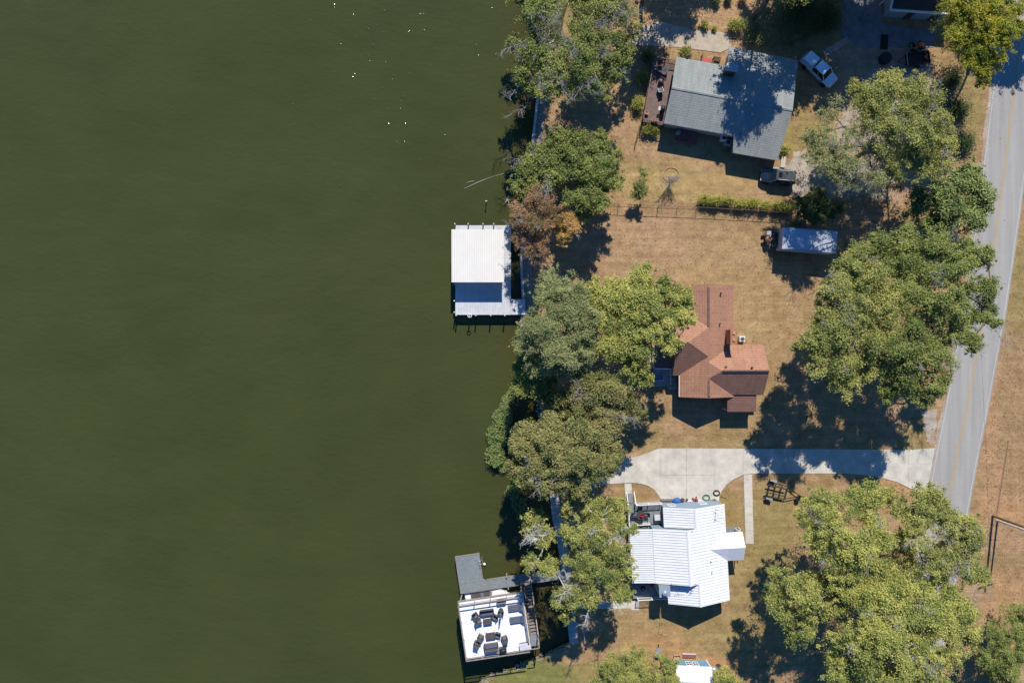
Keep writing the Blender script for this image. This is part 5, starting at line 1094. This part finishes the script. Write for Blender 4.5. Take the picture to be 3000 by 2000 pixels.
def orail(pts, h=1.0):
    for a, b in zip(pts, pts[1:]):
        a, b = Vector((*a, ZD)), Vector((*b, ZD)); L_ = (b - a).length; ang = math.degrees(math.atan2(b.y - a.y, b.x - a.x)); m_ = (a + b) / 2
        MB().box(m_ + Vector((0, 0, h)), (L_ - .02, .15, .045), ang).build('top_rail', 'weathered_wood', bh); MB().box(m_ + Vector((0, 0, h * .5)), (L_ - .04, .05, .09), ang).build('mid_rail', 'weathered_wood', bh)
        k = max(1, round(L_ / 2.1))
        for i in range(k): MB().box(a.lerp(b, i / k) + Vector((0, 0, h / 2 - .01)), (.1, .1, h - .03), ang).build('rail_post', 'weathered_wood', bh)
orail([(4.3, -1.2), (4.3, 4.72), (-3.9, 4.72), (-3.9, -2.32), (4.3, -2.32)])
ns = 17
for k in range(ns):
    t_ = k / (ns - 1); y = 5.35 - t_ * 5.9; z = .45 + t_ * (ZD - .6)
    MB().bb((4.62, y - .14, z - .05), (5.55, y + .14, z)).build('stair_tread', 'weathered_wood', bh)
for x in (4.57, 5.6):
    MB().plate([(x - .03, 5.6, .25), (x + .03, 5.6, .25), (x + .03, 5.6, .5), (x - .03, 5.6, .5)], (0, -6.2, ZD - .5)).build('stringer', 'weathered_wood', bh)
for k in range(4): MB().bb((5.57, 5.4 - k * 2.0, .4 + k * .93), (5.67, 5.5 - k * 2.0, 1.5 + k * .93)).build('rail_post', 'weathered_wood', bh)
MB().plate([(5.56, 5.6, 1.42), (5.68, 5.6, 1.42), (5.68, 5.6, 1.47), (5.56, 5.6, 1.47)], (0, -6.2, ZD - .5)).build('stair_rail', 'weathered_wood', bh)
MB().bb((4.52, -2.1, ZD - .14), (5.6, -.72, ZD - .02)).build('landing', 'grey_deck', bh)
for x, y in ((5.5, -2.0), (5.5, -.8)): MB().bb((x - .06, y - .06, -2.2), (x + .06, y + .06, ZD + 1.0)).build('landing_post', 'weathered_wood', bh)
MB().bb((5.44, -1.93, ZD + .95), (5.58, -.87, ZD + 1.0)).bb((4.55, -2.1, ZD + .95), (5.43, -1.98, ZD + 1.0)).build('landing_rail', 'weathered_wood', bh)
# the boat under the deck edge
bo = thing('motor_boat', 'white motorboat moored under the edge of the roof deck', 'boat', wp(bh, -.4, 3.9, WZ), 8.4)
hull = []
for x, w_, z0, z1 in [(-3.0, .9, -.15, .62), (-1.5, 1.0, -.3, .66), (.5, 1.0, -.3, .72), (1.8, .8, -.2, .82), (2.6, .4, 0.05, .92), (2.95, .06, .45, .98)]: hull.append([(x, -w_, z1), (x, -w_ * .75, z0 + .2), (x, 0, z0), (x, w_ * .75, z0 + .2), (x, w_, z1), (x, w_ * .8, z1 - .02), (x, -w_ * .8, z1 - .02)])
MB().loft(hull).build('hull', 'white_paint', bo); MB().bb((-2.2, -.7, .68), (.4, .7, .72)).build('cockpit_floor', 'wicker', bo); MB().plate([(.4, -.6, .74), (.4, .6, .74), (.2, .55, 1.1), (.2, -.55, 1.1)], (.03, 0, 0)).build('windscreen', 'window_glass', bo)
for y in (-.4, .4): MB().bb((-.9, y - .22, .73), (-.4, y + .22, 1.05)).build('boat_seat', 'cushion', bo)
MB().bb((-3.3, -.2, .3), (-2.95, .2, 1.0)).build('outboard_motor', 'black_metal', bo, bevel=.05)
# furniture on the roof deck (crop pixels -> position)
def fd(cx, cy, z=ZD): return G(1300 + cx / 3.733, 1580 + cy / 3.733, z)
def put(kind, label, cx, cy, rz, **k):
    p_ = fd(cx, cy, ZD)
    if kind == 'table': return slat_table('deck_table', label, p_.x, p_.y, ZD, rz, **k)
    return chair(kind, label, p_.x, p_.y, ZD, rz, **k)
SO = dict(wdt=1.75, dep=.8, cush='slate_cushion', cat='sofa')
put('outdoor_sofa', 'dark outdoor sofa facing the table on the upper half of the roof deck', 473, 785, 188, **SO)
put('outdoor_sofa', 'wicker outdoor sofa backing onto the lower rail of the roof deck', 520, 1150, 8, **SO)
put('table', 'slatted coffee table in front of the upper dark sofa', 480, 880, 8, wdt=1.1, dep=.75)
put('table', 'slatted coffee table in front of the lower wicker sofa', 512, 1035, 8, wdt=1.2, dep=.85)
CG = 'armchairs on the roof deck'
for cx, cy, rz, lb in [(348, 815, 215, 'armchair turned in at the lake end of the upper sofa'), (383, 880, 290, 'low armchair beside the upper coffee table on its lake side'), (560, 835, 150, 'armchair between the upper sofa and the closed umbrella'), (622, 790, 165, 'armchair under the closed umbrella'),
                       (404, 1050, 330, 'small armchair at the lake side of the lower coffee table'), (362, 1120, 340, 'reclined armchair nearest the lake rail by the lower sofa'), (590, 1030, 165, 'small armchair on the stair side of the lower coffee table'), (666, 1065, 20, 'large armchair on the stair side of the lower sofa')]:
    put('armchair', lb, cx, cy, rz, group=CG, wdt=.66, dep=.68)
um = thing('closed_umbrella', 'closed dark patio umbrella on the roof deck', 'umbrella', fd(625, 770)); MB().lathe((0, 0, 0), [(.3, 0), (.3, .08), (.05, .1)], 16).build('base', 'dark_metal', um); MB().tube([(0, 0, .08), (0, 0, 2.4)], .025, 6).build('pole', 'dark_metal', um); MB().lathe((0, 0, 1.1), [(.14, 0), (.12, .5), (.06, 1.2), (.01, 1.35)], 10).build('folded_canopy', 'slate_cushion', um)
for cx, cy, lb in [(780, 735, 'dark flat lounger nearest the stair top rail on the roof deck'), (798, 865, 'dark flat lounger below the other lounger on the roof deck')]:
    p_ = fd(cx, cy); o = thing('sun_lounger', lb, 'lounger', p_, 8.4, 'loungers on the roof deck'); MB().bb((-.9, -.42, .22), (.9, .42, .30)).build('bed', 'slate_cushion', o, bevel=.02); MB().plate([(.45, -.42, .3), (.95, -.42, .62), (.95, .42, .62), (.45, .42, .3)], (0, 0, .05)).build('headrest', 'slate_cushion', o)
    for sx_ in (-.75, .75):
        for sy_ in (-.36, .36): MB().bb((sx_ - .03, sy_ - .03, 0), (sx_ + .03, sy_ + .03, .22)).build('leg', 'dark_metal', o)
p_ = fd(648, 1185); o = thing('gas_grill', 'dark grill at the lower rail of the roof deck', 'grill', p_, 8.4); MB().bb((-.45, -.28, .1), (.45, .28, .8)).build('cart', 'dark_metal', o); MB().lathe((0, 0, .82), [(.05, -.4), (.27, -.4), (.27, .4), (.05, .4)], 12, 'x').build('hood', 'black_metal', o, smooth=True); MB().bb((-.8, -.25, .72), (-.47, .25, .77)).build('side_shelf', 'galvanised', o)
p_ = fd(885, 1150); o = thing('ice_chest', 'pale purple-grey ice chest in the corner by the stair landing', 'ice chest', p_, 8.4); MB().bb((-.65, -.4, 0), (.65, .4, .5)).build('chest', 'cushion', o, bevel=.03); MB().bb((-.68, -.43, .502), (.68, .43, .6)).build('lid', 'pale_deck', o, bevel=.03)
p_ = fd(630, 660); o = thing('deck_locker', 'grey slatted locker on the top rail side of the roof deck', 'locker', p_, 8.4); MB().bb((-.55, -.25, 0), (.55, .25, .6)).build('locker', 'weathered_wood', o)
for k in range(5): MB().bb((-.57, -.26 + k * .105, .602), (.57, -.17 + k * .105, .64)).build('slat', 'weathered_wood', o)

# --- fence
def fence(label, pts, zh=1.2, step=2.75):
    f = thing('wire_fence', label, 'fence', G(*pts[0])); b0 = f.location.copy()
    for a, b in zip(pts, pts[1:]):
        a, b = G(*a) - b0, G(*b) - b0; L_ = (b - a).length; k = max(1, round(L_ / step))
        for i in range(k + 1):
            p_ = a.lerp(b, i / k); MB().tube([p_ - Vector((0, 0, .3)), p_ + Vector((0, 0, zh))], .035, 6).build('fence_post', 'pole_wood', f)
        MB().tube([a + Vector((0, 0, zh)), b + Vector((0, 0, zh))], .028, 5).build('top_rail', 'pole_wood', f); MB().tube([a + Vector((0, 0, .1)), b + Vector((0, 0, .1))], .02, 5).build('bottom_rail', 'pole_wood', f)
        mb = MB()
        n_ = int(L_ / .3)
        for i in range(n_):
            p_, q_ = a.lerp(b, i / n_), a.lerp(b, (i + 1) / n_); mb.tube([p_ + Vector((0, 0, .1)), q_ + Vector((0, 0, zh))], .004, 3, False); mb.tube([q_ + Vector((0, 0, .1)), p_ + Vector((0, 0, zh))], .004, 3, False)
        mb.build('wire_mesh', 'galvanised', f)['kind'] = 'stuff'
fence('brown wire fence between the leafy saplings and the lower lawn', [(1752, 600), (1870, 606), (2040, 612), (2320, 628)])
fence('shaded wire fence between the dark evergreen and the magnolia', [(2445, 640), (2590, 648), (2700, 656)])
fence('short wire fence running down from the brown deck corner', [(1873, 372), (1860, 420)], 1.1, 1.2)

# --- vehicles
def wheel(t, x, y, r=.36, w_=.22):
    wl_ = MB().lathe((x, y - w_ / 2, r), [(r * .6, 0), (r * .95, 0), (r, .04), (r, w_ - .04), (r * .95, w_), (r * .6, w_)], 20, 'y').build('wheel', 'rubber', t)
    MB().lathe((x, y - w_ / 2 + .02, r), [(.03, 0), (r * .62, 0), (r * .62, w_ - .04), (.03, w_ - .04)], 14, 'y').build('rim', 'galvanised', wl_)
def body(t, mat, st, name='body'):
    rings = []
    for x, w_, zb_, zs, zt_ in st:
        rings.append([(x, -w_ * .92, zb_), (x, -w_, zb_ + .18), (x, -w_, zs - .06), (x, -w_ * .95, zs), (x, -w_ * .55, zt_), (x, w_ * .55, zt_), (x, w_ * .95, zs), (x, w_, zs - .06), (x, w_, zb_ + .18), (x, w_ * .92, zb_)])
    return MB().loft(rings).build(name, mat, t, smooth=False, bevel=.015)
def cabin(t, mat_roof, x, zb_, zt_, wb_, wt_):
    """x: base front, top front, top rear, base rear"""
    xf, tf, tr, xr = x
    MB().loft([[(xr, -wb_, zb_), (xf, -wb_, zb_), (xf, wb_, zb_), (xr, wb_, zb_)], [(tr, -wt_, zt_), (tf, -wt_, zt_), (tf, wt_, zt_), (tr, wt_, zt_)]]).build('windows', 'glass_dark', t, bevel=.02)
    rf = MB().loft([[(tr - .06, -wt_ - .02, zt_ - .02), (tf + .06, -wt_ - .02, zt_ - .02), (tf + .06, wt_ + .02, zt_ - .02), (tr - .06, wt_ + .02, zt_ - .02)], [(tr + .05, -wt_ + .06, zt_ + .05), (tf - .05, -wt_ + .06, zt_ + .05), (tf - .05, wt_ - .06, zt_ + .05), (tr + .05, wt_ - .06, zt_ + .05)]]).build('roof', mat_roof, t, bevel=.02)
    for s_ in (-1, 1):
        for a_, b_ in (((xf, zb_), (tf + .03, zt_)), ((xr, zb_), (tr - .03, zt_)), (((xf + xr) / 2, zb_), ((tf + tr) / 2, zt_))):
            MB().tube([(a_[0], s_ * (wb_ + .005), a_[1] - .02), (b_[0], s_ * (wt_ + .005), b_[1])], .045, 5).build('pillar', mat_roof, t)
    return rf
sv = thing('parked_suv', 'dark blue estate car with roof rails parked by the grey house', 'car', G(2273, 521), 175)
body(sv, 'car_blue', [(-2.32, .78, .45, .82, .86), (-2.2, .9, .3, .95, 1.0), (-1.2, .95, .26, 1.0, 1.04), (.6, .95, .26, .99, 1.03), (1.0, .95, .26, .97, 1.02), (1.75, .92, .28, .88, .95), (2.15, .8, .34, .76, .82), (2.32, .58, .42, .62, .66)])
rf = cabin(sv, 'car_roof', (1.15, .45, -1.85, -2.2), .98, 1.52, .86, .70)
for y in (-.62, .62): MB().tube([(.2, y, 1.6), (-1.7, y, 1.6)], .025, 5).build('roof_rail', 'galvanised', rf)
for k in range(3): MB().tube([(-.2 - k * .6, -.62, 1.6), (-.2 - k * .6, .62, 1.6)], .012, 4).build('cross_bar', 'dark_metal', rf)
MB().bb((-.3, -.35, 1.575), (.2, .35, 1.582)).build('sunroof', 'glass_dark', rf)
for x in (-1.4, 1.4):
    for y in (-.86, .86): wheel(sv, x, y)
for s_ in (-1, 1): MB().bb((2.05, s_ * .55 - .16, .64), (2.26, s_ * .55 + .16, .74)).build('headlight', 'lamp_lens', sv); MB().bb((-2.36, s_ * .68 - .1, .7), (-2.22, s_ * .68 + .1, .92)).build('tail_light', 'tail_lens', sv); MB().bb((.85, s_ * 1.02 - .1, .98), (1.02, s_ * 1.02 + .1, 1.1)).build('mirror', 'car_blue', sv, bevel=.02)
pu = thing('pickup_truck', 'silver pickup truck with a covered bed nosed toward the gravel', 'pickup truck', G(2393, 212), -44)
body(pu, 'car_silver', [(-2.65, .88, .5, .98, 1.0), (-2.55, .93, .42, 1.0, 1.02), (-1.0, .95, .36, 1.02, 1.05), (.9, .95, .36, 1.02, 1.06), (1.4, .95, .36, 1.0, 1.08), (2.2, .92, .4, .95, 1.02), (2.5, .82, .44, .85, .9), (2.62, .66, .5, .75, .78)])
cabin(pu, 'car_silver', (1.45, .75, -.65, -.85), 1.02, 1.72, .86, .72)
MB().loft([[(-2.6, -.86, 1.0), (-.95, -.88, 1.0), (-.95, .88, 1.0), (-2.6, .86, 1.0)], [(-2.5, -.74, 1.5), (-.98, -.74, 1.55), (-.98, .74, 1.55), (-2.5, .74, 1.5)]]).build('bed_cover', 'car_silver', pu, bevel=.05)
for x in (-1.75, 1.7):
    for y in (-.86, .86): wheel(pu, x, y, .4, .25)
for s_ in (-1, 1): MB().bb((2.42, s_ * .62 - .16, .72), (2.58, s_ * .62 + .16, .86)).build('headlight', 'lamp_lens', pu); MB().bb((-2.7, s_ * .78 - .08, .7), (-2.58, s_ * .78 + .08, 1.0)).build('tail_light', 'tail_lens', pu); MB().bb((1.05, s_ * 1.05 - .12, 1.06), (1.2, s_ * 1.05 + .12, 1.24)).build('mirror', 'dark_metal', pu, bevel=.02)
MB().bb((-2.78, -.8, .45), (-2.66, .8, .62)).build('bumper', 'galvanised', pu, bevel=.02)

bt_ = thing('box_trailer', 'grey box trailer dappled with leaf shade by the evergreen', 'trailer', G(2346, 712), -4.5)
bx_ = MB().bb((-3.45, -1.38, .55), (3.55, 1.38, 2.7)).build('box', 'trailer_skin', bt_, bevel=.03)
for k in range(9): MB().bb((-3.2 + k * .8, -1.40, .6), (-3.14 + k * .8, -1.381, 2.65)).build('side_rib', 'galvanised', bx_)
MB().bb((-3.5, -1.43, 2.6), (3.6, -1.401, 2.74)).bb((-3.5, 1.401, 2.6), (3.6, 1.43, 2.74)).build('roof_edge', 'galvanised', bx_)
for k in range(6): MB().bb((-2.9 + k * 1.15, -1.3, 2.702), (-2.86 + k * 1.15, 1.3, 2.712)).build('roof_seam', 'galvanised', bx_)
MB().bb((-3.3, -.5, .38), (3.4, -.38, .55)).bb((-3.3, .38, .38), (3.4, .5, .55)).build('chassis', 'black_metal', bt_)
for x in (1.2, 2.1):
    for y in (-1.1, 1.1): wheel(bt_, x, y, .38, .24)
MB().tube([(-3.4, -.9, .48), (-5.0, 0, .5)], .06, 6).tube([(-3.4, .9, .48), (-5.0, 0, .5)], .06, 6).build('tongue', 'black_metal', bt_)
MB().bb((-4.2, -1.0, .52), (-3.5, 1.0, 1.1)).build('tool_box', 'black_metal', bt_, bevel=.03); MB().tube([(-4.7, 0, 0), (-4.7, 0, 1.0)], .05, 8).build('jack', 'galvanised', bt_); MB().bb((-4.3, -1.1, .42), (-4.22, 1.1, .5)).build('step_bar', 'white_paint', bt_)
mx_ = thing('cement_mixer', 'orange-drummed cement mixer with a grey motor box', 'cement mixer', G(2243, 702))
MB().lathe((.05, -.1, .85), [(.05, -.35), (.32, -.3), (.42, 0), (.42, .15), (.26, .5), (.22, .52), (.2, .3)], 18).build('drum', 'clay', mx_, smooth=True); MB().tube([(-.25, -.1, 1.3), (.3, -.1, 1.3)], .025, 5).build('drum_bar', 'brown_wood', mx_)
MB().bb((-.2, .45, .5), (.4, 1.0, 1.0)).build('motor_box', 'galvanised', mx_, bevel=.03)
MB().tube([(-.5, -.6, .0), (.05, -.1, .85), (.55, -.6, 0)], .035, 6).tube([(-.4, .8, 0), (.05, .1, .7), (.5, .8, 0)], .035, 6).build('frame', 'dark_metal', mx_)
for y in (-.75, .75): wheel(mx_, -.45, y * .6, .22, .1)
# empty boat trailer
tr = thing('boat_trailer', 'empty black boat trailer parked on the lawn', 'boat trailer', G(2270, 1434), -13)
for s_ in (-1, 1): MB().tube([(-1.3, s_ * .95, .45), (1.4, s_ * .85, .45), (3.2, 0, .45)], .055, 6).build('frame_rail', 'black_metal', tr); MB().bb((-1.4, s_ * .5 - .08, .6), (1.2, s_ * .5 + .08, .68)).build('bunk', 'dark_metal', tr)
for x in (-1.0, -.2, .6, 1.4): MB().bb((x - .05, -.9, .4), (x + .05, .9, .48)).build('cross_member', 'black_metal', tr)
MB().tube([(3.1, 0, .45), (4.6, .1, .45)], .06, 6).build('tongue', 'black_metal', tr); MB().bb((3.0, -.12, .4), (3.12, .12, 1.2)).build('winch_post', 'black_metal', tr)
for s_ in (-1, 1):
    wheel(tr, -.75, s_ * 1.2, .33, .2); MB().plate([(-1.25, s_ * 1.08, .5), (-1.1, s_ * 1.08, .75), (-.4, s_ * 1.08, .75), (-.25, s_ * 1.08, .5)], (0, s_ * .26, 0)).build('fender', 'dark_metal', tr); MB().bb((-1.2, s_ * 1.1 - .02, .752), (-.3, s_ * 1.1 + .26 * s_, .775)).build('fender_step', 'galvanised', tr)
MB().lathe((3.05, -.35, .5), [(.1, 0), (.33, 0), (.33, .2), (.1, .2)], 18).build('spare_wheel', 'rubber', tr); MB().tube([(3.9, 0, .05), (3.9, 0, .9)], .035, 6).build('jack', 'galvanised', tr)
# things in the shade near the dark house
ut = thing('utility_trailer', 'black open utility trailer in the shade of the maple', 'trailer', G(2680, 178), 8)
for a_, b_ in (((-1.5, -.8, .5), (1.5, -.75, .9)), ((-1.5, .75, .5), (1.5, .8, .9)), ((1.45, -.74, .5), (1.5, .74, .9)), ((-1.5, -.74, .45), (1.44, .74, .5))): MB().bb(a_, b_).build('bed_panel', 'black_metal', ut)
for y in (-1.0, 1.0): wheel(ut, 0, y, .32, .2)
MB().tube([(-1.5, -.6, .45), (-2.6, 0, .45)], .05, 6).tube([(-1.5, .6, .45), (-2.6, 0, .45)], .05, 6).build('tongue', 'black_metal', ut); MB().bb((-1.56, -.82, .9), (-1.48, .82, .96)).build('front_bar', 'galvanised', ut)
rm = thing('riding_mower', 'orange riding mower beside the dark house patio', 'mower', G(2680, 138), 10); MB().loft([[(.1, -.28, .35), (.9, -.24, .35), (.9, .24, .35), (.1, .28, .35)], [(.15, -.25, .78), (.85, -.2, .7), (.85, .2, .7), (.15, .25, .78)]]).build('hood', 'orange_paint', rm, bevel=.04)
MB().bb((-.7, -.35, .3), (.1, .35, .5)).build('mower_deck', 'orange_paint', rm, bevel=.04); MB().bb((-.6, -.22, .502), (-.2, .22, .6)).bb((-.66, -.22, .52), (-.58, .22, .95)).build('seat', 'black_metal', rm, bevel=.02); MB().tube([(.05, 0, .7), (-.1, 0, .98)], .025, 5).build('steering_column', 'black_metal', rm)
for x, r_ in ((-.5, .26), (.65, .19)):
    for y in (-.45, .45): wheel(rm, x, y, r_, .16)
cb = thing('covered_barrel', 'black covered round hot tub on the shaded dirt', 'tub', G(2588, 176), 20); MB().lathe((0, 0, 0), [(.72, 0), (.75, .1), (.75, .62), (.78, .64), (.78, .72), (.3, .78), (.02, .78)], 22).build('covered_tub', 'black_metal', cb)
rt = thing('red_tricycle', 'red garden cart beside the orange riding mower', 'cart', G(2698, 138), 5); MB().bb((-.3, -.22, .25), (.3, .22, .45)).build('tray', 'red_paint', rt, bevel=.02); MB().tube([(.3, 0, .3), (.75, 0, .6)], .018, 5).build('handle', 'black_metal', rt)
for x in (-.2, .2):
    for y in (-.25, .25): wheel(rt, x, y, .12, .06)

# --- pole, wires, lakeside odds and ends
up = thing('utility_pole', 'brown wooden utility pole on the brown verge with a crossarm', 'utility pole', G(2908, 1510)); MB().tube([(0, 0, -.5), (.1, 0, 9.5)], [.17, .11], 10).build('pole', 'pole_wood', up); MB().box((.1, .12, 8.9), (2.2, .1, .12), 20).build('crossarm', 'pole_wood', up)
for x in (-.9, 0, .9): MB().lathe((.1 + x * .94, .12 + x * .34, 8.96), [(.05, 0), (.06, .08), (.03, .16)], 8).build('insulator', 'white_paint', up)
up2 = thing('brace_pole', 'shorter weathered brace pole beside the utility pole', 'utility pole', G(2922, 1524)); MB().tube([(0, 0, -.5), (-.05, .1, 7.0)], [.14, .1], 10).build('pole', 'pale_bark', up2); MB().lathe((-.05, .1, 7.0), [(.11, 0), (.02, .08)], 10).build('pole_cap', 'galvanised', up2)
def wire_line(label, a, b, sag=.6, r_=.014):
    a, b = Vector(a), Vector(b); o = thing('overhead_wire', label, 'wire', a); MB().tube([a.lerp(b, k / 10) - a - Vector((0, 0, sag * 4 * (k / 10) * (1 - k / 10))) for k in range(11)], r_, 4).build('cable', 'wire', o)
pt0 = G(2908, 1510) + Vector((.1, .1, 8.9))
wire_line('service wire from the white house entry to the utility pole', wp(h3, 5.6, .6, 3.5), pt0)
wire_line('overhead wire crossing the road above the magnolia', pt0 + Vector((.8, .3, .2)), G(2870, 380) + Vector((0, 0, 8)), .8)
for k, lb in enumerate(['power line along the verge on the pole side', 'power line along the verge on the outer side', 'middle power line along the verge']): wire_line(lb, pt0 + Vector((6.5 + k * .8, 0, 0)), G(2790 + k * 22, 2200) + Vector((0, 0, 8.6)), .8, .02)
db = thing('driftwood_branch', 'long pale driftwood branch floating in the lake', 'driftwood', G(1430, 530, WZ)); g0 = db.location
MB().tube([G(x, y, WZ) - g0 + Vector((0, 0, z)) for x, y, z in ((1359, 553, .05), (1378, 545, .06), (1400, 534, .01), (1440, 518, -.015), (1470, 510, -.01), (1508, 503, .3))], [.02, .035, .03, .022, .025, .04], 6).build('main_stem', 'drift_wood', db); MB().tube([G(x, y, WZ) - g0 + Vector((0, 0, .05)) for x, y in ((1367, 536), (1378, 532), (1391, 531))], [.03, .035, .02], 5).build('side_branch', 'drift_wood', db)
sk = thing('mooring_stake', 'lone weathered stake standing in the lake', 'stake', G(1425, 594, WZ)); MB().tube([(0, 0, -1.2), (0, 0, 1.1)], .06, 8).build('stake', 'weathered_wood', sk); MB().bb((-.12, -.05, 1.1), (.14, .06, 1.16)).build('cleat', 'pale_deck', sk)
sn = thing('dead_snag', 'small bleached snag at the water beside the rust-orange tree', 'snag', G(1486, 590, WZ)); mb = MB(); mb.tube([(0, 0, -.8), (0, .1, .6)], [.1, .07], 6)
for a in range(0, 360, 60): mb.tube([(0, .1, .5), (math.cos(R(a)) * .5, .1 + math.sin(R(a)) * .5, .8)], [.04, .015], 4)
mb.build('snag', 'pale_bark', sn)
by = thing('white_buoy', 'small white buoy floating beside the grey dock', 'buoy', G(1419, 1651, WZ)); MB().lathe((0, 0, -.1), [(.02, 0), (.16, .08), (.2, .2), (.16, .32), (.03, .38)], 14).build('float', 'white_paint', by, smooth=True)
fp = thing('white_fence_panel', 'thin white pipe frame by the lakeside walkway', 'frame', G(1707, 1870)); MB().tube([(0, 1.9, 0), (0, 1.9, .7), (.25, -.3, .75), (.25, -.3, 0)], .03, 6).build('pipe', 'white_paint', fp)
